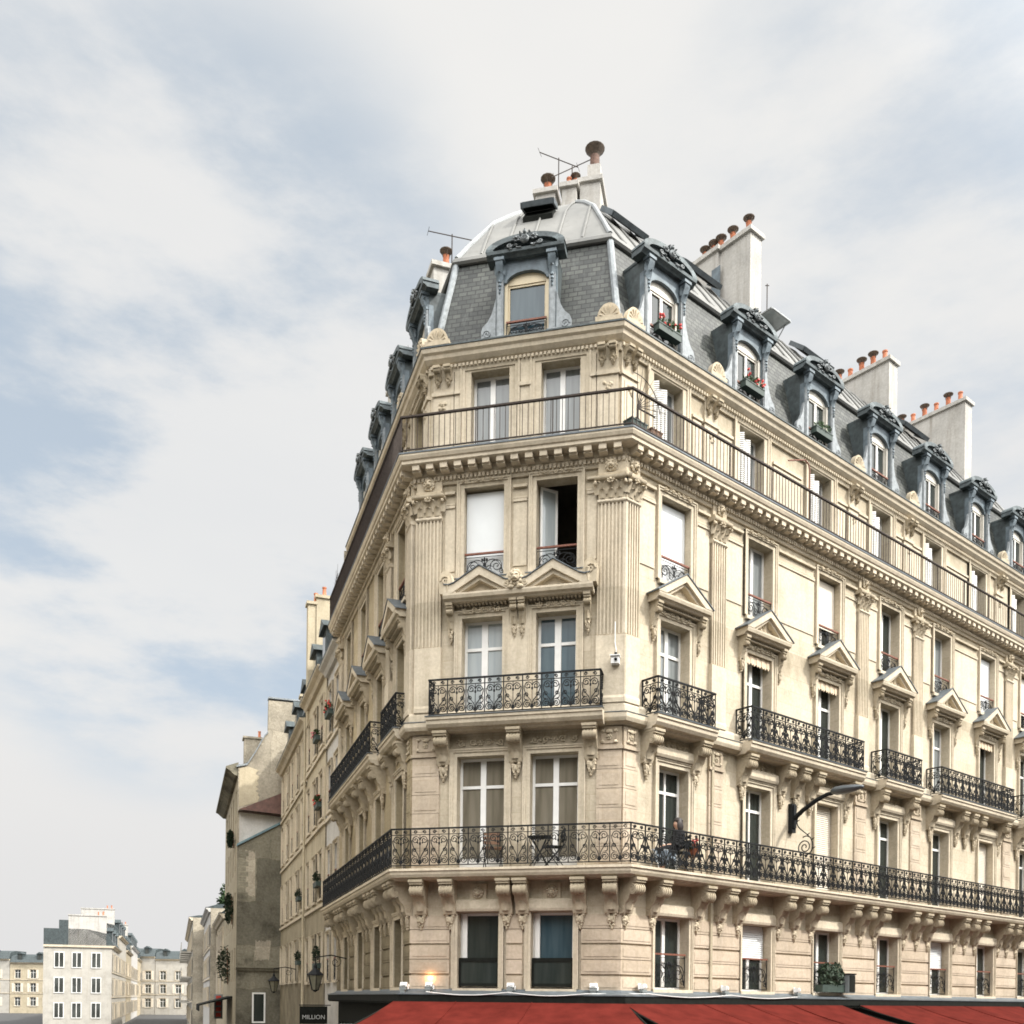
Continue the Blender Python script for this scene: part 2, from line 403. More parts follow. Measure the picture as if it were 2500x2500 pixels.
def rosette(mb, c, r, k=6):
    mb.lump(c, (r*.4, r*.45, r*.4), .05)
    for i in range(k):
        a = 2*PI*i/k
        mb.lump((c[0]+r*.68*math.cos(a), c[1]-r*.1, c[2]+r*.68*math.sin(a)), (r*.36, r*.22, r*.36), .1, 6, 3)
def mask(mb, c, r):
    # lion head: mane of tufts, brow, muzzle, jaw
    x, n, z = c
    for i in range(11):
        a = 2*PI*i/11
        mb.lump((x+r*.85*math.cos(a), n-r*.1, z+r*.95*math.sin(a)), (r*.33, r*.28, r*.36), .25, 6, 4)
    mb.lump((x, n+r*.15, z+r*.05), (r*.72, r*.5, r*.8), .05)
    mb.lump((x, n+r*.62, z-r*.22), (r*.34, r*.3, r*.26), .05)
    mb.lump((x, n+r*.42, z-r*.62), (r*.3, r*.25, r*.17), .05)
    for q in (-1, 1):
        mb.lump((x+q*r*.33, n+r*.5, z+r*.32), (r*.26, r*.18, r*.12), .05)
        mb.lump((x+q*r*.25, n+r*.58, z-r*.36), (r*.2, r*.2, r*.16), .05)
def vine(mb, s0, s1, z, h, n=.0, step=.26):
    # carved scrolling foliage band, mirrored about its middle
    c = (s0+s1)/2; k = max(1, int((s1-s0)/2/step)); w = (s1-s0)/2/k
    rosette(mb, (c, n+.03, z), h*.42)
    for q in (-1, 1):
        for i in range(k):
            x = .07+w*(i+.45); up = 1 if i % 2 else -1
            mb.tube([(c+q*a, n+.02, b) for a, b in spiral(x, z, h*.42, h*.08, PI, up*1.35, 10)], h*.09, 5)
            for j in range(4):
                mb.lump((c+q*(x+random.uniform(-w/2, w/2)), n+.02, z+random.uniform(-.4, .4)*h), (h*.16, .03, h*.11), .3, 5, 3)
def shell(mb, c, r, n0, n1, ribs=7):
    # half-round antefix with a ribbed shell on its face
    poly = [(c[0]+r*math.cos(a), c[1]+r*.98*math.sin(a)+r*.15) for a in [PI*i/14 for i in range(15)]]
    poly = [(c[0]+r, c[1])]+poly+[(c[0]-r, c[1])]
    mb.ext_n(poly, n0, n1)
    for i in range(ribs):
        a = PI*(i+.5)/ribs
        mb.tube([(c[0]+.12*r*math.cos(a), n1, c[1]+r*.2), (c[0]+.82*r*math.cos(a), n1+.02, c[1]+r*.2+.75*r*math.sin(a))], r*.05, 4, r*.1)
def console(w, proj, h, drop):
    # scrolled bracket under a balcony; origin at its top against the wall
    mb = MB(); p = proj; H = h
    mb.box(-w*.56, w*.56, 0, p+.03, -.06, 0)
    mb.box(-w*.52, w*.52, 0, p+.0, -.11, -.06)
    cx, cz, r = p*.76, -H*.31, p*.235
    prof = [(0, -.11), (p*.96, -.11)]
    prof += [(cx+r*math.cos(a), cz+r*math.sin(a)) for a in [PI*.42-i*PI*1.12/9 for i in range(10)]]
    prof += [(p*.52, -H*.60), (p*.40, -H*.66), (p*.33, -H*.76), (p*.31, -H*.86), (p*.25, -H*.96), (0, -H)]
    mb.ext_s(prof, -w/2, w/2)
    for q in (-1, 1):   # volute eyes on the cheeks, fillets on the front
        mb.tube([(q*w/2, cx+a, cz+b) for a, b in spiral(0, 0, r*.86, r*.2, PI/2, -1.6*1, 14)], r*.11, 5)
        mb.tube([(q*w/2, p*.17+a, -H*.83+b) for a, b in spiral(0, 0, p*.13, .015, 0, 1.4, 12)], .014, 5)
    for t in (-.36, -.12, .12, .36):
        mb.tube([(t*w, cx+(r+.004)*math.cos(a), cz+(r+.004)*math.sin(a)) for a in [PI*.42-i*PI*.95/8 for i in range(9)]], w*.055, 4)
    mb.leaf((0, p*.36, -H*.88), w*.7, H*.26, .07)
    if drop:
        for i in range(9):
            t = i/8
            for q in ((-1, 1) if i < 7 else (0,)):
                mb.lump((q*w*.26*(1-t*.7)+random.uniform(-.012, .012), .05+.03*(1-t), -H-drop*t), (w*.19*(1-t*.4), .05, drop*.14), .3, 6, 3)
        mb.lump((0, .075, -H-drop*.35), (w*.22, .05, drop*.3), .2)
    return mb.mesh('bracket', 'bracket_stone', 45)

# ------------------------------------------------------------------ the corner building
B = thing('apartment_building', 'cream stone corner apartment building with wrought iron balconies, slate mansard and zinc dome', 'building', (RC[0], RC[1], 0))
def part(name, mb, mat, f, s=0, n=0, z=0, parent=None, smooth=False):
    me = mb if isinstance(mb, bpy.types.Mesh) else mb.mesh(name, mat, smooth)
    return onwall(name, me, f, s, n, z, parent or B)
def sub(name, mb, mat, parent, loc=(0, 0, 0), smooth=False):
    me = mb if isinstance(mb, bpy.types.Mesh) else mb.mesh(name, mat, smooth)
    return link(name, me, parent, loc)
def wallmesh(s0, s1, z0, z1, ops, depth=.32, n=0, m0=0, m1=0):
    # wall sheet with real openings and their reveals
    mb = MB()
    ss = sorted({s0, s1, *[o[0] for o in ops], *[o[1] for o in ops]}); zs = sorted({z0, z1, *[o[2] for o in ops], *[o[3] for o in ops]})
    for i in range(len(ss)-1):
        for j in range(len(zs)-1):
            a, b, c, d = ss[i], ss[i+1], zs[j], zs[j+1]
            if any(o[0] < (a+b)/2 < o[1] and o[2] < (c+d)/2 < o[3] for o in ops): continue
            mb.quad((a, n, c), (b, n, c), (b, n, d), (a, n, d))
    for a, b, c, d in [o[:4] for o in ops]:
        k = n-depth
        mb.quad((a, n, c), (a, k, c), (a, k, d), (a, n, d)); mb.quad((b, n, c), (b, k, c), (b, k, d), (b, n, d))
        mb.quad((a, n, d), (b, n, d), (b, k, d), (a, k, d)); mb.quad((a, n, c), (b, n, c), (b, k, c), (a, k, c))
    return mb
def sweep(prof, name, mat, parent=B, s0=LEND, s1=REND, extra=None, smooth=False):
    # moulding carried round left facade, front and right facade with mitred corners
    mb = MB(); k = len(prof); o = parent.location
    ring = [[P('L', s0, n, z) for n, z in prof], [P('F', -TL*n, n, z) for n, z in prof], [P('F', W+TR*n, n, z) for n, z in prof], [P('R', s1, n, z) for n, z in prof]]
    vs = [(p.x-o.x, -(p.y-o.y), p.z-o.z) for r in ring for p in r]
    fs = [tuple(range(k)), tuple(range(3*k, 4*k))]
    for a in range(3): fs += [(a*k+i, a*k+(i+1) % k, (a+1)*k+(i+1) % k, (a+1)*k+i) for i in range(k)]
    mb.add(vs, fs)
    if extra:
        for f, s, n0, n1, z0, z1, w in extra:
            c = [P(f, s+dx, nn, zz)-o for zz in (z0, z1) for dx, nn in ((-w/2, n0), (w/2, n0), (w/2, n1), (-w/2, n1))]
            mb.add([(p.x, -p.y, p.z) for p in c], [(0, 1, 2, 3), (4, 5, 6, 7), (0, 1, 5, 4), (1, 2, 6, 5), (2, 3, 7, 6), (3, 0, 4, 7)])
    ob = link(name, mb.mesh(name, mat, smooth), parent); return ob
def along(step, w, n, n0, n1, z0, z1, lo=LEND+.2, hi=REND-.2):
    # positions for modillions and dentils on the three facades, centred on each
    out = []
    for f, a, b in (('L', lo, TL*n-w), ('F', -TL*n+w, W+TR*n-w), ('R', -TR*n+w, hi)):
        k = int((b-a)/step); off = (b-a-k*step)/2
        out += [(f, a+off+i*step, n0, n1, z0, z1, w) for i in range(k+1)]
    return out
S2T, S3T, S5T = 6.97, 10.42, 16.58          # tops of the balcony slabs
# bay lists: opening edges on each floor
FA, FB = (1.14, 2.14), (2.90, 3.88)
RB = [1.72, 4.97, 8.10, 11.3, 14.45, 17.55, 20.6]
LB = [-1.35, -4.0, -6.6, -9.2]
opsF = [(1.14, 2.12, 4.24, 6.0), (2.88, 3.86, 4.24, 6.0), (1.09, 2.22, S2T, 9.62), (2.83, 3.94, S2T, 9.62),
        (1.17, 2.14, S3T, 12.83), (2.93, 3.86, S3T, 12.83), (1.2, 2.15, 13.75, 15.86), (2.91, 3.86, 13.75, 15.86)]
opsR, opsL = [], []
for b in RB: opsR += [(b-.60, b+.60, 4.26, 5.95), (b-.52, b+.52, S2T, 9.46), (b-.52, b+.52, S3T, 12.83), (b-.52, b+.52, 13.75, 15.72)]
for b in LB: opsL += [(b-.52, b+.52, 4.26, 5.95), (b-.5, b+.5, S2T, 9.5), (b-.5, b+.5, S3T, 12.83), (b-.5, b+.5, 13.75, 15.75)]
def blocks(mb, f, spans, z0=4.22, top=5.95):
    # channelled blocks of the entresol between openings, and flat panels on the floor above
    for a, b in spans:
        for c, d in ((4.22, 4.53), (4.58, 4.905), (4.92, 5.235), (5.285, 5.60), (5.615, 5.93)):
            mb.box(a, b, -.01, .045, c, d)
            if b-a > .5: mb.box(a+.07, b-.07, .04, .055, c+.06, d-.06)
def wall_obj(f, s0, s1, ops, mat):
    mb = wallmesh(s0, s1, 4.05, 16.2, ops)
    part('facade_wall', mb, mat, f)
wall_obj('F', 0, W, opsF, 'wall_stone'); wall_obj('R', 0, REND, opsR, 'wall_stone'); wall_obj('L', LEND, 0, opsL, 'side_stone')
def rustic(f, spans, mat='block_stone'):
    for sp in spans:
        mb = MB(); blocks(mb, f, [sp]); part('rusticated_blocks', mb, mat, f)
rustic('F', [(-.02, .95), (2.31, 2.69), (4.05, W+.02)])
e = [b for c in RB for b in (c-.72, c+.72)]; rustic('R', [(-.02, e[0])]+[(e[i], e[i+1]) for i in range(1, len(e)-1, 2)])
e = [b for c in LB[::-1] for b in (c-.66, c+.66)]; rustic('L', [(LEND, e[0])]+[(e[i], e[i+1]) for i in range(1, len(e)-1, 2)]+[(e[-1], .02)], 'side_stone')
# corner piers of the first floor: stacked panelled blocks
def pier(f, a, b, mat='block_stone'):
    mb = MB()
    for k in range(6):
        z = 7.02+k*.435
        mb.box(a, b, -.01, .05, z, z+.425); mb.box(a+.07, b-.07, .045, .06, z+.07, z+.355)
    mb.box(a-.02, b+.02, -.01, .09, 9.63, 9.70)
    mb.box(a, b, -.01, .06, 9.70, 10.14); 
    m = (a+b)/2; w = (b-a)/2-.1
    for t in ((-w, -w+.035), (w-.035, w)): mb.box(m+t[0], m+t[1], .05, .085, 9.76, 10.08)
    for t in ((9.76, 9.795), (10.045, 10.08)): mb.box(m-w, m+w, .05, .083, *t)
    part('corner_pier', mb, mat, f)
    mb = MB()
    for q in (-1, 1):
        for zz in (9.80, 10.04): mb.lump((m+q*w*.8, .08, zz), (.05, .03, .04), .3, 6, 3)
    mb.lump((m, .08, 10.03), (.09, .03, .05), .2); rosette(mb, (m, .08, 9.91), .07, 6)
    part('carved_panel', mb, 'carved_stone', f, smooth=50)
pier('F', .0, .66); pier('F', 4.36, W); pier('R', 0.0, .46); pier('R', 2.98, 3.5); pier('L', -.42, 0, 'side_stone')
for b in (9.75, 12.85, 19.05): pier('R', b-.3, b+.3)
for f, a, b in (('F', .66, 1.0), ('F', 2.35, 2.7), ('F', 4.05, 4.36)):
    mb = MB(); mb.box(a, b, -.01, .04, 9.63, 9.70); part('string_course', mb, 'trim_stone', 'F')

# ---- window kit
def surround(w, h, ww=.17, style=0, sill=True):
    # moulded stone frame, origin at the bottom middle of the opening
    mb = MB(); a = w/2
    for k, (i, o, p) in enumerate(((0, ww, .035), (ww*.55, ww, .065), (ww*.82, ww, .085))):
        mb.box(-a-o, -a-i, -.01, p, 0, h+o); mb.box(a+i, a+o, -.01, p, 0, h+o); mb.box(-a-i, a+i, -.01, p-.002, h+i, h+o)
    if sill: mb.box(-a-.1, a+.1, -.3, .09, -.09, -.003)
    return mb.mesh('surround', 'trim_stone')
def casement(w, h, transom=None, mull=.085, fr=.06, rail=.07, n=-.26, leaves=2, low=.0):
    mb = MB(); a = w/2
    mb.box(-a, -a+fr, n-.05, n, 0, h); mb.box(a-fr, a, n-.05, n, 0, h); mb.box(-a+fr, a-fr, n-.05, n-.002, h-fr, h); mb.box(-a+fr, a-fr, n-.05, n-.002, 0, fr+low)
    if leaves == 2: mb.box(-mull/2, mull/2, n-.05, n+.012, fr+low, h-fr)
    else: pass
    if transom:
        mb.box(-a+fr, a-fr, n-.05, n+.006, transom-rail/2, transom+rail/2)
    return mb.mesh('frame', 'white_paint')
def panes(w, h, mat, n=-.285, z0=0, inset=.05, name='pane'):
    mb = MB(); a = w/2-inset
    mb.quad((-a, n, z0+inset), (a, n, z0+inset), (a, n, h-inset), (-a, n, h-inset))
    return mb.mesh(name, mat)
def guard(w, z1, n, z0=.05, mat='iron', rows=2):
    mb = MB(); a = w/2; h = z1-z0; mid = z0+h*.42
    mb.tube([(-a, n, z0), (a, n, z0)], .012, 4); mb.tube([(-a, n, z1-.09), (a, n, z1-.09)], .009, 4)
    mb.tube([(-a, n, z0), (-a, n, z1)], .012, 4); mb.tube([(a, n, z0), (a, n, z1)], .012, 4)
    for q in (-1, 1):
        mb.tube([(q*x, n, z) for x, z in spiral(a*.62, mid, h*.30, .015, PI*1.1, -1.8, 18)], .011, 4, cap=False)
        mb.tube([(q*x, n, z) for x, z in spiral(a*.24, z0+h*.28, h*.19, .012, PI*.2, 1.5, 14)], .010, 4, cap=False)
        mb.tube([(q*x, n, z) for x, z in bez((a*.95, z0+.05), (a*.8, z0+h*.75), (a*.3, z0+h*.85), (a*.05, z0+h*.55))], .010, 4, cap=False)
        mb.tube([(q*x, n, z) for x, z in spiral(a*.88, z0+h*.18, h*.12, .01, PI/2, 1.4, 10)], .010, 4, cap=False)
        mb.lump((q*a*.12, n, z0+h*.7), (.03, .015, .05), .1, 5, 3)
    mb.lump((0, n, z0+h*.45), (.045, .02, .10), .1, 6, 3); mb.lump((0, n, z0+h*.72), (.03, .02, .06), .1, 6, 3)
    mb.cur = 1
    mb.box(-a-.01, a+.01, n-.025, n+.025, z1-.03, z1+.01)
    return mb.mesh('guard_rail', [mat, 'rust_iron'])
def louvres(w, h, n, mat='blind_white', step=.055):
    mb = MB(); a = w/2; k = int(h/step)
    mb.box(-a, a, n-.012, n-.004, 0, h)
    for i in range(k): mb.ext_s([(n, i*step+.004), (n+.013, i*step+.012), (n, i*step+step-.006)], -a, a)
    return mb.mesh('shutter', mat)
def window(f, o, n=0, surr=True, glassm='glass_dark', trans=None, sill=True, wide=.17, frame=True, low=0, mull=.085, leaves=2, label=None):
    s0, s1, z0, z1 = o; w, h = s1-s0, z1-z0; c = (s0+s1)/2
    me = cached(('fr', round(w, 3), round(h, 3), trans, low, mull, leaves), lambda: casement(w, h, trans, mull, low=low, leaves=leaves)) if frame else None
    ob = onwall('window', me, f, c, n, z0, B)
    if label: ob['label'] = label
    if surr: sub('surround', cached(('su', round(w, 3), round(h, 3), wide, sill), lambda: surround(w, h, wide, sill=sill)), None, ob)
    if glassm: sub('pane', cached(('pa', round(w, 3), round(h, 3), glassm), lambda: panes(w, h, glassm)), None, ob)
    return ob, w, h
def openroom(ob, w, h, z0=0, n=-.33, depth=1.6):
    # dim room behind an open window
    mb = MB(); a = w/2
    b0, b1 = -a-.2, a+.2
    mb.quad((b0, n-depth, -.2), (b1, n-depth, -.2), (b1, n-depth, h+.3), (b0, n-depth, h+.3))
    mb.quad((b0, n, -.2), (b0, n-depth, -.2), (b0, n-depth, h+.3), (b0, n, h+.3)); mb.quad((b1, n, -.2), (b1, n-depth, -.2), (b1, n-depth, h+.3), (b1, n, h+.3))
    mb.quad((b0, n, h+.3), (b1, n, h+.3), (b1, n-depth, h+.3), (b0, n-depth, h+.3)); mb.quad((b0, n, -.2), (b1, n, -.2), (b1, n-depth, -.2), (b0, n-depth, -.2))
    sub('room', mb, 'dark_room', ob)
def leafopen(ob, w, h, side, ang, z0=0.0, glassm='glass_grey', n=-.27, trans=None, fr=.055):
    # casement leaf swung into the room; side -1: hinged at left
    mb = MB(); L = w/2-.03
    mb.box(0, L, -.02, .02, z0, z0+.08); mb.box(0, L, -.02, .02, h-.07, h-.01); mb.box(0, fr, -.021, .021, z0, h-.01); mb.box(L-fr, L, -.021, .021, z0, h-.01)
    if trans: mb.box(fr, L-fr, -.02, .02, trans-.03, trans+.03)
    mb.cur = 1; mb.box(fr, L-fr, -.004, .004, z0+.08, h-.07)
    o = sub('casement_leaf', mb.mesh('casement_leaf', ['white_paint', glassm]), None, ob, (side*(w/2-.03), -n, 0))
    o.rotation_euler = (0, 0, ang if side < 0 else PI-ang)
    return o
def blind(ob, w, z0, z1, mat='blind_white', n=-.16, name='blind'):
    mb = MB(); a = w/2-.012
    mb.box(-a, a, n-.012, n, z0, z1); mb.box(-a, a, n-.02, n+.012, z0-.02, z0+.015); mb.box(-a-.006, a+.006, n-.06, n-.013, z1-.06, z1-.004)
    sub(name, mb, mat, ob)

# ---- windows of the front
for i, o in enumerate(opsF[:2]):
    ob, w, h = window('F', o, wide=.13, glassm='glass_sky' if i else 'glass_dark', frame=True, leaves=1, low=.05)
    mb = MB(); a = w/2
    mb.box(-a+.06, -a+.17, -.255, -.2, .02, h-.02); sub('shutter_post', mb, 'white_paint', ob)
    mb = MB(); mb.box(-a+.01, a-.01, -.12, -.08, .62, .71); mb.box(-a+.01, a-.01, -.12, -.08, .05, .12)
    mb.box(-a+.01, -a+.06, -.12, -.08, .12, .62); mb.box(a-.05, a-.01, -.12, -.08, .12, .62)
    mb.cur = 1; mb.quad((-a+.06, -.1, .12), (a-.05, -.1, .12), (a-.05, -.1, .62), (-a+.06, -.1, .62))
    sub('glass_guard', mb.mesh('glass_guard', ['dark_canvas', 'glass_dark']), None, ob)
    mb = MB(); mb.ext_s([(-.01, h+.02), (.10, h+.02), (.12, h+.08), (.10, h+.26), (.06, h+.30), (-.01, h+.30)], -a-.16, a+.16); sub('lintel', mb, 'trim_stone', ob)
for o in opsF[2:4]: window('F', o, glassm='glass_brown', trans=1.98, mull=.13, low=.25, sill=False)
for i, o in enumerate(opsF[4:6]): window('F', o, glassm='glass_blue' if i else 'glass_curtain', trans=1.76, mull=.15, low=.2, sill=False)
ob, w, h = window('F', opsF[6]); blind(ob, w, .03, h-.06); sub('guard_rail', guard(w, .60, -.05), None, ob)
ob, w, h = window('F', opsF[7], glassm=None, frame=False); openroom(ob, w, h); leafopen(ob, w, h, -1, R(38), glassm='glass_curtain'); sub('guard_rail', guard(w, .60, -.05), None, ob)
# ---- windows of the right facade
for k, b in enumerate(RB):
    o = opsR[k*4:k*4+4]
    # entresol
    ob, w, h = window('R', o[0], wide=.12, glassm='glass_dark' if k != 1 else 'glass_dark', mull=.10)
    mb = MB(); mb.ext_s([(-.01, h+.02), (.10, h+.02), (.12, h+.08), (.10, h+.26), (.06, h+.30), (-.01, h+.30)], -w/2-.14, w/2+.14); sub('lintel', mb, 'trim_stone', ob)
    if k in (1, 4): sub('shutter', louvres(w-.1, .82, -.2), None, ob, (0, 0, h-.84))
    sub('guard_rail', cached('gm', lambda: guard(1.1, .84, -.06, mat='iron')), None, ob)
    # first floor
    ob, w, h = window('R', o[1], glassm='glass_dark', trans=1.95, sill=False, mull=.05 if k % 3 != 2 else .09)
    if k in (2, 5): sub('shutter', louvres(w-.08, h-.05, -.2, 'blind_beige'), None, ob)
    mb = MB(); mb.ext_s([(-.01, h+.18), (.12, h+.18), (.15, h+.24), (.13, h+.40), (.08, h+.44), (-.01, h+.44)], -w/2-.2, w/2+.2); sub('lintel', mb, 'trim_stone', ob)
    # second floor
    ob, w, h = window('R', o[2], glassm='glass_grey' if k in (0, 4) else 'glass_dark', trans=1.76 if k in (0, 1, 2, 4, 6) else None, sill=False, mull=.11)
    if k in (1, 2, 5):
        mb = MB(); a = w/2-.01; m = 9
        for i in range(m):
            x0 = -a+2*a*i/m; x1 = -a+2*a*(i+1)/m
            mb.ext_n([(x0, h-.01), (x0, h-.20), ((x0+x1)/2, h-.26), (x1, h-.20), (x1, h-.01)], -.05-.012*(i % 2), -.03-.012*(i % 2))
        sub('valance', mb, 'lace', ob)
    # third floor
    ob, w, h = window('R', o[3], glassm='glass_grey' if k in (1, 4) else 'glass_dark', mull=.10)
    if k in (0, 5): blind(ob, w, .03, h-.06)
    if k in (2, 6): blind(ob, w, .62, h-.06, 'blind_beige')
    sub('guard_rail', cached('g4r', lambda: guard(w, .60, -.03)), None, ob)
for k, b in enumerate(LB):
    o = opsL[k*4:k*4+4]
    for q in range(4):
        ob, w, h = window('L', o[q], glassm='glass_grey' if (k+q) % 3 else 'glass_dark', trans=(None, 1.9, 1.7, None)[q], sill=q in (0, 3))
        if q == 3: sub('guard_rail', cached('g4l', lambda: guard(w, .60, -.03)), None, ob)

# ---- first balcony: slab carried round the corner on scroll brackets
prof = [(-.05, 6.72), (.44, 6.72), (.47, 6.75), (.55, 6.77), (.58, 6.83), (.59, 6.90), (.62, 6.91), (.62, 6.965), (-.05, 6.965)]
bal = sweep(prof, 'balcony_slab', 'trim_stone')
strip = [(.30, 6.966), (.635, 6.966), (.635, 6.985), (.30, 6.985)]
sweep(strip, 'lead_edge', 'lead_strip', bal)
NR = .56
for f, a, b in (('F', -TL*NR, W+TR*NR), ('R', -TR*NR, REND-.3), ('L', LEND+.2, TL*NR)):
    mb = MB(); ironrun(mb, a, b, 7.0, 7.89, NR); part('balcony_railing', mb, 'iron', f)
br2 = console(.30, .53, .80, .30); br3 = console(.30, .44, .74, .32)
for s in (.26, .97, 2.32, 2.70, 4.02, 4.74): part('bracket', br2, None, 'F', s, 0, 6.72)
for s in (.10, .98, 2.55, 3.42, 4.15, 5.83, 6.55, 7.30, 8.95, 9.75, 10.5, 12.15, 12.9, 13.6, 15.3, 16.0, 16.7, 18.4, 19.05, 19.75, 21.4): part('bracket', br2, None, 'R', s, 0, 6.72)
for s in (-.12, -.62, -2.1, -2.7, -3.25, -4.75, -5.3, -5.85, -7.35, -7.9, -8.45, -9.95, -10.6): part('bracket', br2, None, 'L', s, 0, 6.72)
def plaque(f, s, z):
    mb = MB(); mb.box(s-.2, s+.2, -.01, .05, z-.2, z+.2); mb.box(s-.22, s+.22, -.01, .07, z-.24, z-.2)
    mask(mb, (s, .08, z), .12); part('carved_mask', mb, 'carved_stone', f, smooth=50)
plaque('F', 1.63, 6.45); plaque('F', 3.37, 6.45)

# ---- second-floor balconies, string course between them
prof = [(-.05, 10.16), (.10, 10.16), (.14, 10.19), (.22, 10.22), (.25, 10.30), (.25, 10.40), (-.05, 10.41)]
sweep(prof, 'string_course', 'trim_stone')
sweep([(-.0, 10.412), (.262, 10.405), (.262, 10.42), (-.0, 10.45)], 'lead_edge', 'lead_strip')
prof = [(-.0, 10.46), (.13, 10.46), (.13, 10.60), (.10, 10.66), (-.0, 10.66)]
sweep(prof, 'wall_plinth', 'trim_stone')
def balcony(f, a, b, n, brs):
    mb = MB()
    mb.ext_s([(-.05, 10.14), (n-.2, 10.14), (n-.17, 10.18), (n-.08, 10.20), (n-.03, 10.27), (n-.02, 10.36), (n+.01, 10.37), (n+.01, 10.435), (-.05, 10.435)], a, b)
    ob = part('balcony', mb, 'trim_stone', f)
    mb = MB(); mb.box(a-.02, b+.02, n-.12, n+.03, 10.437, 10.455); sub('lead_edge', mb, 'lead_strip', ob)
    mb = MB(); ironrun(mb, a+.06, b-.06, 10.46, 11.3, n-.06); ironreturn(mb, a+.06, 0.02, n-.06, 10.46, 11.3); ironreturn(mb, b-.06, 0.02, n-.06, 10.46, 11.3)
    sub('railing', mb, 'iron', ob)
    for s in brs: part('bracket', br3 if n > .4 else console(.3, .32, .74, .32), None, f, s, 0, 10.14)
balcony('F', .48, 4.55, .55, (.77, 2.50, 4.24))
balcony('R', .57, 2.70, .55, (.75, 2.45)); balcony('R', 4.0, 9.2, .55, (4.25, 5.90, 6.55, 7.22, 8.95))
balcony('R', 10.3, 12.4, .55, (10.5, 12.2)); balcony('R', 13.5, 18.6, .55, (13.7, 15.35, 16.0, 16.6, 18.35)); balcony('R', 19.6, 21.7, .55, (19.8, 21.5))
balcony('L', -2.35, -.42, .38, (-.62, -2.1)); balcony('L', -10.2, -3.1, .5, (-3.3, -4.75, -5.85, -7.35, -8.45, -9.95))
# carved friezes
for f, spans, z, h in (('F', ((1.1, 2.2), (2.85, 3.92)), 9.93, .2), ('R', [(b-.5, b+.5) for b in RB], 9.98, .2), ('L', [(b-.45, b+.45) for b in LB], 9.95, .2),
                       ('F', ((1.2, 2.1), (2.95, 3.85)), 12.98, .16), ('R', [(b-.5, b+.5) for b in RB], 12.99, .14),
                       ('F', ((1.2, 2.15), (2.9, 3.85)), 15.98, .11), ('R', [(b-.5, b+.5) for b in RB], 15.87, .13)):
    for a, b in spans:
        mb = MB(); vine(mb, a, b, z, h, .0 if z < 10 else .07, .2); part('carved_frieze', mb, 'carved_stone', f, smooth=50)

# ---- pediments
def pediment(c, hw, zb, za, n, carved, f):
    mb = MB()
    mb.ext_s([(-.01, zb), (n*.72, zb), (n*.8, zb+.04), (n*.95, zb+.06), (n, zb+.13), (n, zb+.16), (-.01, zb+.16)], c-hw, c+hw)
    # raking cornices
    t = .15
    for q in (-1, 1):
        e = [(c+q*(hw+.03), zb+.162), (c, za), (c, za-t*1.1), (c+q*(hw-.24), zb+.164)]
        mb.ext_n(e, -.01, n+.01)
        e2 = [(c+q*(hw-.16), zb+.166), (c, za-.10), (c, za-t*1.6), (c+q*(hw-.40), zb+.166)]
        mb.ext_n(e2, -.012, n-.06)
    mb.ext_n([(c-hw+.3, zb+.168), (c+hw-.3, zb+.168), (c, za-.17)], -.01, n*.45)
    k = int((2*hw-.5)/.085)
    for i in range(k): mb.cbox(c-hw+.25+(i+.5)*.085, .05, .0, n*.45, zb-.05, zb-.001)
    mb.cbox(c, 2*hw-.42, -.01, n*.5, zb-.075, zb-.056)
    ob = part('pediment', mb, 'trim_stone', f)
    mb = MB()
    for q in (-1, 1):
        e = [(c+q*(hw+.06), zb+.165), (c, za+.012), (c, za+.034), (c+q*(hw+.06), zb+.192)]
        mb.ext_n(e, -.01, n+.03)
    sub('lead_cover', mb, 'lead_strip', ob)
    if carved:
        mb = MB(); rosette(mb, (c, n*.5, (zb+za)/2+.05), .11, 7)
        mb.leaf((c, n*.5, zb+.2), .13, .34, .06)
        for q in (-1, 1):
            mb.tube([(c+q*x, n*.48, z) for x, z in spiral(.27, zb+.28, .085, .02, PI, 1.4, 12)], .022, 5)
            for i in range(7): mb.lump((c+q*random.uniform(.12, .5), n*.5, zb+.2+random.uniform(0, .14)), (.05, .03, .035), .3, 6, 3)
        sub('carving', mb, 'carved_stone', ob, smooth=50)
    return ob
brp = console(.15, .26, .62, .24)
for k, b in enumerate(RB):
    pediment(b, .93, 13.14, 13.9, .36, k != 0, 'R')
    for q in (-1, 1): part('bracket', brp, None, 'R', b+q*.78, 0, 13.14)
for k, b in enumerate(LB):
    pediment(b, .88, 13.14, 13.84, .36, k % 2 == 1, 'L')
    for q in (-1, 1): part('bracket', brp, None, 'L', b+q*.74, 0, 13.14)
# front: one long pediment with two gables over a shared cornice
mb = MB(); n = .37; zb = 13.13
mb.ext_s([(-.01, zb), (n*.72, zb), (n*.8, zb+.04), (n*.95, zb+.06), (n, zb+.13), (n, zb+.17), (-.01, zb+.17)], .80, 4.28)
for pc in (1.66, 3.37):
    for q in (-1, 1):
        edge = [(pc, 13.88), (pc+q*.62, 13.50), (pc+q*.80, 13.47)]
        e = [(pc, 13.88), (pc+q*.60, 13.52), (pc+q*.72, 13.485), (pc+q*.84, 13.50), (pc+q*.84, zb+.172), (pc+q*.66, zb+.172), (pc, 13.68)]
        mb.ext_n(e, -.01, n)
        mb.ext_n([(pc, 13.72), (pc+q*.66, 13.32), (pc+q*.50, zb+.174), (pc, 13.58)], -.012, n-.07)
    mb.ext_n([(pc-.7, zb+.171), (pc+.7, zb+.171), (pc, 13.63)], -.01, n*.4)
mb.cbox(2.515, .3, -.01, n, zb+.173, 13.47)
mb.box(1.0, 4.1, -.01, .12, 13.55, 13.72)
k = 34
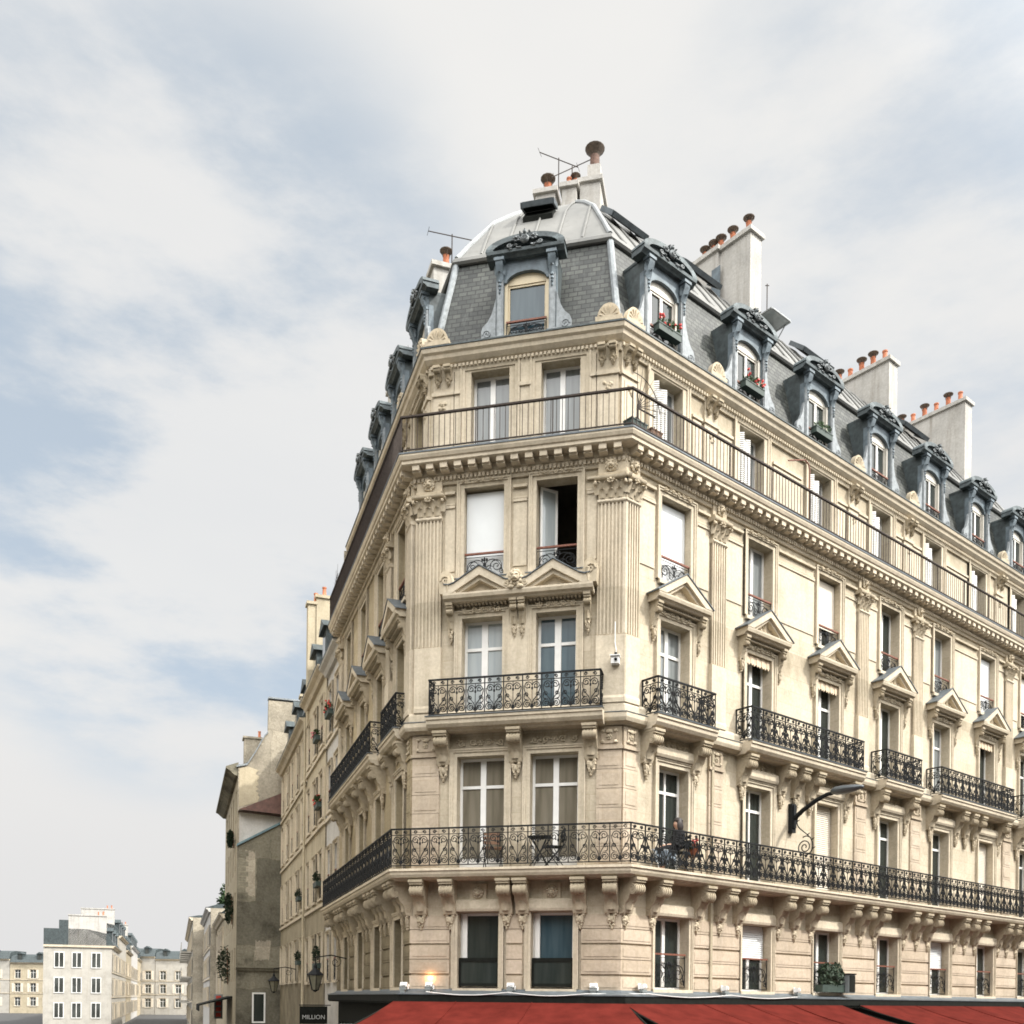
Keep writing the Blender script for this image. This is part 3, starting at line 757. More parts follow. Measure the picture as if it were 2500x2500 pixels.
for i in range(k):
    s = 1.1+i*(2.85/(k-1))
    if not 2.3 < s < 2.75: mb.cbox(s, .05, 0, n*.45, zb-.05, zb-.001)
ped = part('pediment', mb, 'trim_stone', 'F')
mb = MB()
for pc in (1.66, 3.37):
    for q in (-1, 1): mb.ext_n([(pc, 13.886), (pc+q*.60, 13.526), (pc+q*.72, 13.491), (pc+q*.84, 13.506), (pc+q*.84, 13.526), (pc+q*.72, 13.511), (pc+q*.60, 13.546), (pc, 13.91)], -.01, n+.03)
mb.box(.98, 4.12, -.01, .14, 13.722, 13.74)
sub('lead_cover', mb, 'lead_strip', ped)
mb = MB(); mask(mb, (2.515, n+.03, 13.53), .15)
mb.ext_n([(2.515+.24*math.cos(a), 13.52+.25*math.sin(a)) for a in [PI*i/10 for i in range(11)]], 0, n-.02)
for q in (-1, 1):
    mb.tube([(2.515+q*x, n, z) for x, z in spiral(.22, 13.42, .07, .015, PI/2, 1.3, 10)], .022, 5)
    mb.lump((2.515+q*.1, n+.02, 13.33), (.09, .05, .05), .2)
sub('lion_mask', mb, 'carved_stone', ped, smooth=50)
for c, q in ((.86, -1), (4.22, 1)):
    mb = MB()
    poly = [(c-q*.26, zb+.172)]+[(c+q*(.16*math.cos(a)), 13.58+.27*math.sin(a)) for a in [PI-.2-i*PI/9 for i in range(10)]]+[(c+q*.14, zb+.172)]
    mb.ext_n(poly, -.01, n-.01)
    mb.tube([(c+q*x, n, z) for x, z in spiral(0, 13.60, .12, .02, 0, 1.4, 12)], .022, 5); mb.leaf((c-q*.05, n-.02, zb+.2), .16, .3, .05)
    sub('acroterion', mb, 'carved_stone', ped, smooth=50)
for s in (.92, 2.43, 2.62, 4.13): part('bracket', brp, None, 'F', s, 0, 13.13)
mb = MB(); mb.cbox(2.525, .46, -.01, .07, 10.66, 13.12); part('centre_pier', mb, 'trim_stone', 'F')

# ---- fluted pilasters with leafy capitals
def pilaster(f, a, b, mat='trim_stone', m0=0, m1=0, ps=(10.66, 12.2), capital=True):
    mb = MB(); d = .10; w = b-a; c = (a+b)/2
    mb.ext_s([(-.01, ps[0]), (d+.04, ps[0]), (d+.04, ps[0]+.1), (d+.02, ps[0]+.16), (d+.015, ps[1]-.02), (-.01, ps[1]-.02)], a-.015, b+.015, m0, m1)
    mb.ext_s([(-.01, ps[1]-.02), (d-.035, ps[1]-.02), (d-.035, 15.2), (-.01, 15.2)], a, b, m0, m1)
    k = max(4, round(w/.085)); fw = w/k
    for i in range(k+1):
        x = a+fw*i; ww = fw*.42
        l, r = max(a, x-ww/2), min(b, x+ww/2)
        mb.ext_s([(.0, ps[1]), (d, ps[1]), (d, 15.14), (.0, 15.14)], l, r, m0 if i == 0 else 0, m1 if i == k else 0)
    mb.ext_s([(-.01, 15.14), (d+.002, 15.14), (d+.03, 15.17), (d+.03, 15.2), (d, 15.23), (-.01, 15.23)], a-.012, b+.012, m0, m1)
    ob = part('pilaster', mb, mat, f)
    mb = MB()
    mb.ext_s([(-.01, 15.23), (d-.01, 15.23), (d, 15.5), (d+.05, 15.63), (-.01, 15.63)], a+.01, b-.01, m0, m1)
    mb.ext_s([(-.01, 15.63), (d+.10, 15.63), (d+.13, 15.66), (d+.13, 15.71), (-.01, 15.71)], a-.08, b+.08, m0, m1)
    kk = max(2, round(w/.2))
    for row, (z, h, cu) in enumerate(((15.24, .19, .10), (15.33, .26, .13))):
        for i in range(kk+row):
            x = a+w*(i+.5*(1-row))/kk
            if a-.01 <= x <= b+.01: mb.leaf((x, d, z), w/kk*.95, h, cu)
    for q, e in ((-1, a), (1, b)):
        mb.tube([(e+q*.02+q*x*.6, d+.05+x*.5, z) for x, z in spiral(0, 15.57, .085, .02, PI/2, -q*-1.3, 12)], .025, 5)
        mb.lump((e+q*.04, d+.1, 15.55), (.05, .05, .05), .15)
        mb.leaf((e, d-.02, 15.40), .12, .16, .09, q*.06)
    rosette(mb, (c, d+.11, 15.62), .09, 6)
    sub('capital', mb, 'carved_stone', ob, smooth=50)
    # entablature block with a lion head above the capital
    mb = MB()
    mb.ext_s([(-.01, 15.72), (d+.02, 15.72), (d+.05, 15.76), (d+.05, 15.80), (d-.01, 15.82), (d-.01, 16.12), (-.01, 16.12)], a, b, m0, m1)
    if w > .35: mask(mb, (c, d+.04, 15.98), .125)
    else: mask(mb, (c, d+.02, 15.97), .11)
    sub('lion_block', mb, 'carved_stone', ob, smooth=40)
pilaster('F', .06, .67); pilaster('F', 4.34, W, m1=TR); pilaster('R', .0, .40, m0=-TR); pilaster('R', 2.98, 3.5)
for b in (9.75, 12.85, 19.05): pilaster('R', b-.26, b+.26)
pilaster('L', -.50, -.02, 'trim_stone'); pilaster('L', -2.9, -2.45); pilaster('L', -10.85, -10.35)
mb = MB(); mb.box(3.05, 3.13, .0, .09, 4.2, 10.1); part('drainpipe', mb, 'tan_plaster', 'R')
# flat panels beside the third-floor windows
for f, spans in (('F', ((.74, .98), (2.37, 2.69), (4.08, 4.30))), ('R', ((.48, .98), (2.46, 2.92), (3.56, 4.22), (5.7, 7.36), (8.84, 9.44), (10.05, 10.55), (12.05, 12.55), (13.15, 13.7), (15.2, 16.8), (18.3, 18.75), (19.35, 19.85)))):
    for a, b in spans:
        mb = MB()
        mb.box(a, b, -.01, .05, 15.42, 15.48); mb.box(a, b, -.01, .035, 15.50, 15.535); mb.box(a, b, -.01, .07, 15.74, 15.80)
        mb.box(a, b, -.01, .022, 13.95, 15.42)
        part('wall_panel', mb, 'trim_stone', f)

# ---- main cornice under the fourth-floor balcony
prof = [(-.02, 15.98), (.05, 15.98), (.07, 16.02), (.07, 16.05), (.07, 16.2), (.10, 16.22), (.10, 16.345), (.36, 16.345), (.40, 16.37), (.40, 16.44), (.43, 16.46), (.46, 16.53), (.46, 16.575), (-.42, 16.575), (-.42, 15.98)]
ex = along(.335, .17, .28, .09, .36, 16.235, 16.343)+along(.335, .19, .24, .09, .30, 16.20, 16.24)+along(.098, .058, .10, .06, .125, 16.06, 16.15)
sweep(prof, 'cornice', 'trim_stone', extra=ex)
sweep([(-.42, 16.577), (.475, 16.577), (.475, 16.612), (-.42, 16.612)], 'lead_edge', 'lead_strip')
# plain bar railing of the top balcony
for f, a, b in (('F', -TL*.41, W+TR*.41), ('R', -TR*.41, REND-.4), ('L', LEND+.15, TL*.41)):
    mb = MB(); k = round((b-a)/.132); dp = .02 if f == 'L' else .006
    for i in range(k+1): mb.box(a+(b-a)*i/k-.0068, a+(b-a)*i/k+.0068, .41-dp, .41+dp, 16.70, 17.435)
    mb.box(a, b, .395, .425, 16.675, 16.70)
    mb.box(a-.01, b+.01, .378, .442, 17.435, 17.475)
    kk = max(1, round((b-a)/1.7))
    for i in range(kk+1): mb.tube([(a+(b-a)*i/kk, .41, 16.61), (a+(b-a)*i/kk, .41, 17.45)], .015, 4)
    part('top_railing', mb, 'rail_iron', f)

# ---- set-back fourth floor
NA = -.40
aF = [(1.22, 2.15, 16.60, 18.80), (2.91, 3.83, 16.60, 18.80)]
aR = [(b+.12-.52, b+.12+.52, 16.60, 18.80) for b in RB]
aL = [(b-.5, b+.5, 16.60, 18.80) for b in LB]
part('attic_wall', wallmesh(-TL*NA, W+TR*NA, 16.59, 19.0, aF, .3, NA), 'wall_stone', 'F')
part('attic_wall', wallmesh(-TR*NA, REND, 16.59, 19.0, aR, .3, NA), 'wall_stone', 'R')
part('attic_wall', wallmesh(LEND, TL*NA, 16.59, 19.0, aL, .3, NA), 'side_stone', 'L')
for o in aF: window('F', o, NA, glassm='glass_grey', mull=.12, wide=.26, sill=False, low=.1)
for k, o in enumerate(aR):
    ob, w, h = window('R', o, NA, glassm='glass_grey', mull=.10, wide=.24, sill=False)
    for q in (0, 1, 2): 
        s_ = sub('shutter', cached('fold', lambda: louvres(.26, 2.0, 0, 'white_paint', .05)), None, ob, (-w/2+.05+q*.2, .12 if q else .02, .05))
        s_.rotation_euler = (0, 0, (-.75, .6, -.5)[q])
for o in aL: window('L', o, NA, glassm='glass_grey', wide=.22, sill=False)
def atticpil(f, a, b):
    mb = MB(); mb.box(a, b, NA-.01, NA+.06, 16.62, 18.30); mb.box(a-.03, b+.03, NA-.01, NA+.10, 18.30, 18.38); mb.box(a, b, NA-.01, NA+.06, 18.38, 18.86)
    if b-a > .4: mb.box(a+.08, b-.08, NA+.05, NA+.075, 17.0, 18.2)
    ob = part('attic_pilaster', mb, 'trim_stone', f)
    mb = MB(); c = (a+b)/2
    for i in range(8): mb.lump((c+random.uniform(-.09, .09), NA+.08, 18.02+random.uniform(-.12, .12)), (.045, .03, .05), .3, 6, 3)
    sub('carving', mb, 'carved_stone', ob, smooth=50)
    br = cached('abr', lambda: console(.15, .2, .3, .12))
    for q in (-1, 1): sub('bracket', br, None, ob, (c+q*(b-a)*.26, -(NA+.05), 18.93))
atticpil('F', .30, .80); atticpil('F', 4.22, 4.71); atticpil('R', .22, .72)
for b in (3.4, 9.85, 12.95, 19.15): atticpil('R', b-.25, b+.25)
atticpil('L', -.75, -.27); atticpil('L', -2.9, -2.45)
for a, b in ((2.42, 2.66), (.82, .95), (4.08, 4.2)):
    mb = MB(); mb.box(a, b, NA-.01, NA+.06, 16.62, 18.86); mb.box(a-.02, b+.02, NA-.01, NA+.10, 18.30, 18.38)
    part('attic_pilaster', mb, 'trim_stone', 'F')
for a, b in ((2.72, 3.1), (3.68, 4.3), (6.0, 7.3), (8.98, 9.55), (10.15, 10.65), (12.2, 12.65), (13.2, 13.85), (15.3, 16.9)):
    mb = MB(); mb.box(a, b, NA-.01, NA+.055, 18.30, 18.37); mb.box(a+.04, b-.04, NA-.01, NA+.025, 16.8, 18.26)
    part('wall_panel', mb, 'trim_stone', 'R')
prof = [(NA-.02, 18.84), (NA+.06, 18.84), (NA+.07, 18.92), (NA+.07, 19.02), (NA+.12, 19.04), (NA+.2, 19.12), (NA+.22, 19.2), (NA+.27, 19.24), (NA+.29, 19.31), (NA+.29, 19.335), (-.75, 19.335), (-.75, 18.84)]
sweep(prof, 'top_cornice', 'trim_stone', extra=along(.098, .055, NA+.1, NA+.05, NA+.125, 18.93, 19.0))
sweep([(-.7, 19.337), (NA+.31, 19.337), (NA+.31, 19.372), (-.7, 19.372)], 'gutter', 'lead_dark')

# ---- mansard: slate faces, zinc dome above, hips and seams
SL = [(.46, 19.36), (.54, 19.62), (.66, 20.1), (.80, 20.7), (.95, 21.3), (1.10, 21.95)]
DM = [(1.10, 22.10), (1.24, 22.30), (1.45, 22.62), (1.79, 23.10), (2.25, 23.74), (2.9, 24.40), (3.6, 25.02), (4.15, 25.30)]
def roofstrip(f, prof, off=0):
    mb = MB()
    for (a0, z0), (a1, z1) in zip(prof, prof[1:]):
        if f == 'F': p = [(TL*a0, -a0, z0), (W-TR*a0, -a0, z0), (W-TR*a1, -a1, z1), (TL*a1, -a1, z1)]
        elif f == 'R': p = [(TR*a0, -a0, z0), (REND, -a0, z0), (REND, -a1, z1), (TR*a1, -a1, z1)]
        else: p = [(LEND, -a0, z0), (-TL*a0, -a0, z0), (-TL*a1, -a1, z1), (LEND, -a1, z1)]
        mb.quad(*p)
    return mb
roof = part('slate_roof', roofstrip('F', SL), 'slate', 'F')
part('slate_roof', roofstrip('R', SL), 'slate', 'R'); part('slate_roof', roofstrip('L', SL), 'slate', 'L')
dome = {}
for f in 'FRL': dome[f] = part('zinc_roof', roofstrip(f, DM), 'zinc_roof', f, smooth=60)
# flat top closing the roof between the two wings
mb = MB(); a = 4.15; o = B.location
pl = [P('L', LEND, -a, 25.3), P('F', TL*a, -a, 25.3), P('F', W-TR*a, -a, 25.3), P('R', REND, -a, 25.3)]
mb.add([(p.x-o.x, -(p.y-o.y), p.z) for p in pl], [(0, 1, 2, 3)]); link('roof_deck', mb.mesh('roof_deck', 'zinc_roof'), B)
for f, spans, end in (('F', [.62+i*.62 for i in range(7)], None), ('R', [.4+i*.66 for i in range(33)], None), ('L', [-.3-i*.66 for i in range(17)], None)):
    mb = MB()
    for s in spans:
        pts = []
        for a, z in DM:
            lo = TL*a if f == 'F' else (TR*a if f == 'R' else LEND); hi = W-TR*a if f == 'F' else (REND if f == 'R' else -TL*a)
            if lo-.01 <= s <= hi+.01: pts.append((s, -a+.015, z+.015))
        if len(pts) > 1 and (f != 'R' or s < REND): mb.tube(pts, .028, 6)
    sub('standing_seams', mb, 'zinc_roof', dome[f], smooth=True)
def hip(side, prof, r, mat, name):
    mb = MB(); q = []
    for a, z in prof:
        p = P('F', (TL*a if side < 0 else W-TR*a), -a, z)-o; q.append((p.x, -p.y, p.z+.01))
    mb.tube(q, r, 8); link(name, mb.mesh(name, mat, True), B)
for side in (-1, 1):
    hip(side, SL, .085, 'pale_lead', 'hip_roll'); hip(side, DM, .06, 'zinc_grey', 'hip_roll')
prof = [(-1.16, 21.90), (-1.02, 21.90), (-.98, 21.95), (-1.0, 22.04), (-1.06, 22.10), (-1.16, 22.12)]
sweep(prof, 'roof_roll', 'zinc_roof')
# skylights: dark hatches propped on the zinc
def skylight(f, s, a, z, w, l, tilt, glassy=False):
    mb = MB(); mb.box(-w/2, w/2, 0, l, 0, .02 if glassy else .07)
    ob = onwall('skylight', mb.mesh('skylight', 'glass_curtain' if glassy else 'dark_canvas'), f, s, -a, z, B); ob.rotation_euler = (tilt, 0, FR[f]['a'])
    t0, t1 = (-.01, .03) if glassy else (-.03, .09)
    mb = MB(); mb.box(-w/2-.05, -w/2, -.02, l+.03, t0, t1); mb.box(w/2, w/2+.05, -.02, l+.03, t0, t1); mb.box(-w/2, w/2, l, l+.05, t0, t1)
    if glassy: mb.tube([(w/2, l*.8, 0), (w/2-.1, .1, -.55)], .015, 4)
    sub('hatch_frame', mb, 'lead_strip' if not glassy else 'zinc_grey', ob)
skylight('F', 2.42, 2.48, 24.06, .76, .50, R(24))
mb = MB(); mb.ext_s([(-2.50, 23.98), (-2.45, 24.04), (-2.05, 23.62), (-2.09, 23.46)], 2.04, 2.80); part('skylight_curb', mb, 'dark_canvas', 'F')
skylight('R', 1.95, 2.2, 23.75, 1.2, .5, R(42)); skylight('R', 4.9, 2.35, 24.0, 1.45, .55, R(40)); skylight('R', 10.3, 2.35, 24.0, 1.5, .6, R(40))
skylight('R', 8.1, 2.3, 23.85, .85, .62, R(-2), True); skylight('R', 16.2, 2.35, 24.0, 1.5, .6, R(40))

# ---- dormers
def dormer_meshes():
    w, D = 1.44, 1.25; hw = w/2; ow = .475
    bmx = MB()
    # front with an arched opening, cheeks and top
    bmx.box(-hw, -ow-.06, -.12, 0, 0, 1.62); bmx.box(ow+.06, hw, -.12, 0, 0, 1.62)
    arch = [(ow*math.cos(a), 1.42+.24*math.sin(a)) for a in [PI*i/12 for i in range(13)]]
    bmx.ext_n([(-ow-.06, 1.42)]+[(x, z) for x, z in arch[::-1]]+[(ow+.06, 1.42), (ow+.06, 1.93), (-ow-.06, 1.93)], -.12, -.005)
    bmx.cur = 1
    bmx.box(-hw, -hw+.05, -D, -.12, 0, 1.93); bmx.box(hw-.05, hw, -D, -.12, 0, 1.93)  # cheeks coloured dark to stand for their shade
    bmx.box(-hw, -ow-.06, -.12, -.004, 1.62, 1.93); bmx.box(ow+.06, hw, -.12, -.004, 1.62, 1.93)
    bmx.box(-hw, hw, -D, -.1, 1.90, 2.0)
    body = bmx.mesh('dormer', ['lead_blue', 'lead_dark'])
    wings, caps = [], []
    for q in (-1, 1):
        side = MB()
        side.box(q*.62-.075, q*.62+.075, 0, .05, 0, 1.62); side.box(q*.62-.045, q*.62+.045, .05, .07, .1, 1.45)
        side.cbox(q*.62, .22, 0, .09, 0, .1)
        # volute wings at the foot
        e = [(q*.72, 0), (q*1.06, 0), (q*1.07, .30), (q*1.03, .40), (q*.92, .50), (q*.83, .66), (q*.77, .85), (q*.72, 1.05)]
        side.ext_n(e, -.05, .03)
        side.tube([(q*x, .03, z) for x, z in spiral(.93, .2, .11, .02, 0, 1.6, 14)], .02, 5)
        wings.append(side.mesh('pilaster', 'pale_lead'))
        cap = MB()
        cap.cbox(q*.62, .24, -.01, .20, 1.86, 1.93); cap.ext_s([(0, 1.5), (.06, 1.5), (.09, 1.6), (.17, 1.76), (.18, 1.86), (0, 1.86)], q*.62-.085, q*.62+.085)
        for z, hh in ((1.42, .2), (1.55, .24)): cap.leaf((q*.62, .06, z), .17, hh, .08)
        cap.leaf((q*.62-.08, .05, 1.58), .1, .2, .07, -.04); cap.leaf((q*.62+.08, .05, 1.58), .1, .2, .07, .04)
        for i in range(4): cap.lump((q*.62, .07, 1.42-i*.09), (.05-.008*i, .04, .05), .2, 6, 3)
        caps.append(cap.mesh('capital', 'lead_blue', 50))
    pm = MB(); hp = .92; nn = .20
    pm.ext_s([(-.2, 1.93), (nn-.1, 1.93), (nn-.07, 1.97), (nn, 2.0), (nn+.01, 2.07), (-.2, 2.07)], -hp, hp)
    def arc(r0, r1, z0, h0, h1, n0, n1):
        out = [(r0*math.cos(a)*1.0, z0+h0*math.sin(a)) for a in [PI*i/16 for i in range(17)]]
        inn = [(r1*math.cos(a)*1.0, z0+h1*math.sin(a)) for a in [PI*i/16 for i in range(17)]]
        for i in range(16): pm.ext_n([out[i], out[i+1], inn[i+1], inn[i]], n0, n1)
    arc(hp+.02, hp-.16, 2.072, .33, .21, -.2, nn+.01); arc(hp-.16, hp-.30, 2.074, .21, .13, -.2, nn-.08)
    pm.ext_n([(-.66, 2.073)]+[((hp-.2)*math.cos(a), 2.073+.19*math.sin(a)) for a in [PI-PI*i/10 for i in range(11)]]+[(.66, 2.073)], -.2, .04)
    ped = pm.mesh('pediment', 'lead_hood', 30)
    om = MB()
    for q in (-1, 1):
        rosette(om, (q*.20, nn+.03, 2.37), .105, 7)
        om.tube([(q*x, nn+.03, z) for x, z in spiral(.36, 2.16, .07, .015, PI, 1.4, 12)], .02, 5)
        for j in range(5): om.lump((q*random.uniform(.10, .34), nn+.01, random.uniform(2.06, 2.2)), (.045, .03, .03), .35, 6, 3)
    om.lump((0, nn+.04, 2.30), (.11, .06, .14), .1, 8, 5); om.tube([(x*.9, nn+.09, z) for x, z in spiral(0, 2.30, .085, .02, 0, 1.5, 12)], .014, 5)
    for dx in (-.07, 0, .07): om.leaf((dx, nn, 2.40), .09, .2-abs(dx), .06, 0, dx*.6)
    om.lump((0, nn+.05, 2.52), (.05, .04, .06), .2, 7, 4)
    om.v = [(x, y, 2.04+(z-2.04)*.74) for x, y, z in om.v]
    orn = om.mesh('cartouche', 'lead_mid', 50)
    fm = MB(); a = ow
    fm.box(-a-.055, -a+.02, -.18, -.05, 0, 1.42); fm.box(a-.02, a+.055, -.18, -.05, 0, 1.42)
    for i in range(12):
        t0, t1 = PI*i/12, PI*(i+1)/12
        fm.ext_n([((a)*math.cos(t0), 1.42+.235*math.sin(t0)), (a*math.cos(t1), 1.42+.235*math.sin(t1)), (a*math.cos(t1), 1.40), (a*math.cos(t0), 1.40)], -.18, -.10)
    fm.box(-a+.02, -a+.06, -.17, -.12, 0, 1.40); fm.box(a-.06, a-.02, -.17, -.12, 0, 1.40); fm.box(-a+.06, a-.06, -.17, -.12, 1.35, 1.398)
    frm = fm.mesh('window_frame', 'cream_paint')
    return body, wings, caps, ped, orn, frm
DORM = dormer_meshes()
def dormer(f, s, open_=False, glassm='glass_grey', n=-.27):
    ob = onwall('dormer', DORM[0], f, s, n, 19.36, B); ob.scale = (1, 1, .955)
    for nm, me in zip(('pilaster', 'capital', 'pediment', 'cartouche', 'window_frame'), DORM[1:]):
        if nm == 'window_frame' and f != 'F':
            def ivory(me=me):
                c = me.copy(); c.materials[0] = MATS['ivory_paint']; return c
            me = cached('ivory', ivory)
        for m_ in (me if isinstance(me, list) else [me]): sub(nm, m_, None, ob)
    mb = MB(); mb.quad((-.45, -.15, .0), (.45, -.15, .0), (.45, -.15, 1.40), (-.45, -.15, 1.40)); sub('pane', mb, glassm, ob)
    if f == 'R':
        mb = MB(); mb.box(-.03, .05, -.145, -.11, 0, 1.36); mb.box(-.40, -.33, -.145, -.11, 0, 1.36); sub('casement_leaf', mb, 'white_paint', ob)
    sub('guard_rail', cached('gd', lambda: guard(.94, .46, -.03)), None, ob)
    return ob
dormer('F', 2.555, glassm='glass_sky')
for b in RB: dormer('R', b-.17, glassm='glass_dark')
for b in LB: dormer('L', b, glassm='glass_dark', n=-.42).scale = (1, 1, .92)
# half-round stone antefixes along the gutter
for f, s in (('F', .43), ('F', 4.50), ('R', .46), ('R', 3.45), ('R', 9.85), ('R', 12.95), ('R', 19.15), ('L', -.45), ('L', -2.7)):
    mb = MB(); shell(mb, (0, 0), .25, -.14, 0); mb.box(-.29, .29, -.17, .02, -.02, .06)
    part('antefix', mb, 'carved_stone', f, s, -.16, 19.44).scale = (1.05, 1, 1.35)

# ---- chimneys
POT = {}
def pot_mesh(kind):
    mb = MB()
    if kind == 'pot': mb.lathe([(.10, 0), (.11, .04), (.095, .06), (.085, .42), (.105, .44), (.105, .49), (.07, .49), (.07, .3)], k=12)
    elif kind == 'cowl':
        mb.lathe([(.105, 0), (.095, .46), (.11, .48), (.085, .49)], k=12)
        mb.cur = 1; mb.lathe([(.07, .49), (.10, .56), (.20, .62), (.205, .64), (.15, .67), (.04, .69), (.0, .69)], k=12)
        for i in range(4): mb.tube([(.1*math.cos(i*PI/2), .1*math.sin(i*PI/2), .42), (.15*math.cos(i*PI/2), .15*math.sin(i*PI/2), .61)], .01, 4)
    elif kind == 'plain': mb.lathe([(.085, 0), (.085, .45), (.06, .45), (.06, .2)], k=12)
    else:
        mb.cur = 0; mb.box(-.19, .19, -.19, .19, 0, .42); mb.cur = 2; mb.box(-.195, .195, -.195, .195, .28, .62)
        mb.cur = 0; mb.lathe([(.15, .62), (.14, 1.02), (.13, 1.02)], k=12)
        mb.cur = 1; mb.lathe([(.14, 1.0), (.18, 1.10), (.29, 1.20), (.30, 1.23), (.24, 1.26), (.10, 1.28), (.0, 1.28)], k=16)
    return mb.mesh('chimney_pot', ['terracotta' if kind != 'tall' else 'sooty_brick', 'cowl_metal', 'chimney_plaster'], 40)
def pot(kind, parent, loc, sc_=1):
    me = cached('pot'+kind, lambda: pot_mesh(kind)); ob = link('chimney_pot', me, parent, loc); ob.scale = (sc_,)*3; return ob
def chimney(f, boxes, cap=.07, capz=.12, mat='chimney_plaster'):
    mb = MB()
    for s0, s1, n0, n1, z0, z1 in boxes:
        mb.box(s0, s1, n0, n1, z0, z1-capz); mb.box(s0-cap, s1+cap, n0-cap, n1+cap, z1-capz, z1)
    return part('chimney', mb, mat, f)
# dome-top stacks (placed in the front frame)
def fpos(x, y): # world -> front frame
    f = FR['F']; dx, dy = x-f['o'][0], y-f['o'][1]
    return dx*f['u'][0]+dy*f['u'][1], dx*f['n'][0]+dy*f['n'][1]
def stack(x, y, w, d, z0, z1, pots):
    s, n = fpos(x, y)
    ob = chimney('F', [(s-w/2, s+w/2, n-d/2, n+d/2, z0, z1)])
    for kind, ds, dn, k in pots: pot(kind, ob, (s+ds, -(n+dn), z1), k)
stack(.80, 28.1, .56, .95, 25.2, 26.62, [('cowl', -.02, .0, 1.05)])
stack(1.40, 27.5, .40, .6, 25.2, 26.45, [('pot', -.05, 0, .75), ('cowl', .12, -.05, .7)])
stack(2.02, 27.7, .56, .95, 25.2, 26.62, [('tall', .06, .05, .92), ('pot', -.32, -.25, .6)])
# party-wall stacks
ch = chimney('R', [(6.42, 6.92, -2.55, -1.5, 22.6, 25.5), (6.32, 6.92, -3.5, -2.56, 22.6, 25.51), (6.44, 6.92, -6.9, -3.51, 22.6, 25.3)])
for i, (n, k, z) in enumerate(((-1.75, 'cowl', 25.5), (-2.3, 'cowl', 25.5), (-2.72, 'cowl', 25.51), (-2.98, 'cowl', 25.51), (-3.3, 'cowl', 25.51), (-3.8, 'cowl', 25.3), (-4.3, 'pot', 25.3), (-4.9, 'plain', 25.3), (-5.5, 'cowl', 25.3), (-6.0, 'cowl', 25.3), (-6.5, 'pot', 25.3))): pot(k, ch, (6.67, -n, z), .8)
mb = MB(); mb.ext_n([(6.25, 22.6), (6.31, 22.6), (6.31, 24.9), (6.29, 24.9)], -2.75, -2.45); sub('flashing', mb, 'lead_blue', ch)
ch = chimney('R', [(13.75, 14.25, -4.6, -1.5, 22.6, 25.0)])
for i in range(7): pot('cowl' if i % 3 else 'pot', ch, (14.0, 1.8+i*.42, 25.0), .85)
ch = chimney('R', [(18.9, 19.4, -4.6, -1.5, 22.6, 25.7)])
for i in range(6): pot('cowl' if i % 2 else 'pot', ch, (19.15, 1.8+i*.45, 25.7), .85)
ch = chimney('L', [(-3.25, -2.75, -3.2, -1.05, 21.5, 23.55)])
pot('cowl', ch, (-3.0, 1.45, 23.55), .85); pot('cowl', ch, (-3.0, 2.1, 23.55), .6)
ch = chimney('L', [(-8.2, -7.7, -3.2, -.95, 21.0, 23.2)]); pot('pot', ch, (-8, 1.3, 23.2)); pot('cowl', ch, (-8, 1.8, 23.2))
ch = chimney('L', [(LEND-.0, LEND+.5, -3.2, -.6, 16.2, 21.6)]); pot('pot', ch, (LEND+.25, 1.0, 21.6)); pot('pot', ch, (LEND+.25, 1.5, 21.6))
# ---- ground floor shopfront and closing walls
mb = MB()
for f in 'F':
    mb.box(0, W, -.3, -.02, 0, 3.85)
sh = part('shopfront', mb, 'dark_canvas', 'F')
mb = MB(); mb.box(.15, W-.15, -.02, .0, .5, 3.2); sub('pane', mb, 'glass_dark', sh)
mb = MB(); mb.box(0, REND, -.3, -.02, 0, 3.85); sh = part('shopfront', mb, 'dark_canvas', 'R')
for i in range(7):
    mb = MB(); mb.box(.3+i*3.1, 3.1+i*3.1, -.02, .0, .5, 3.2); sub('pane', mb, 'glass_dark', sh)
mb = MB(); mb.box(LEND, 0, -.3, -.02, 0, 3.85); sh = part('shopfront', mb, 'dark_canvas', 'L')
mb = MB(); mb.box(LEND+.4, -.4, -.02, .0, .5, 3.2); sub('pane', mb, 'glass_dark', sh)
sweep([(-.05, 3.86), (.30, 3.86), (.34, 3.92), (.34, 4.08), (-.05, 4.08)], 'shop_fascia', 'dark_canvas')
sweep([(-.05, 4.082), (.36, 4.082), (.36, 4.105), (.12, 4.16), (.05, 4.22), (-.05, 4.23)], 'lead_ledge', 'lead_strip')
mb = MB()
for f, s0, s1 in (('R', REND-.05, REND),): mb.box(s0, s1, -8, 0, 0, 19.3)
part('end_wall', mb, 'party_stone', 'R')
mb = MB(); mb.box(LEND, LEND+.05, -8, -.05, 0, 19.2); part('end_wall', mb, 'party_stone', 'L')

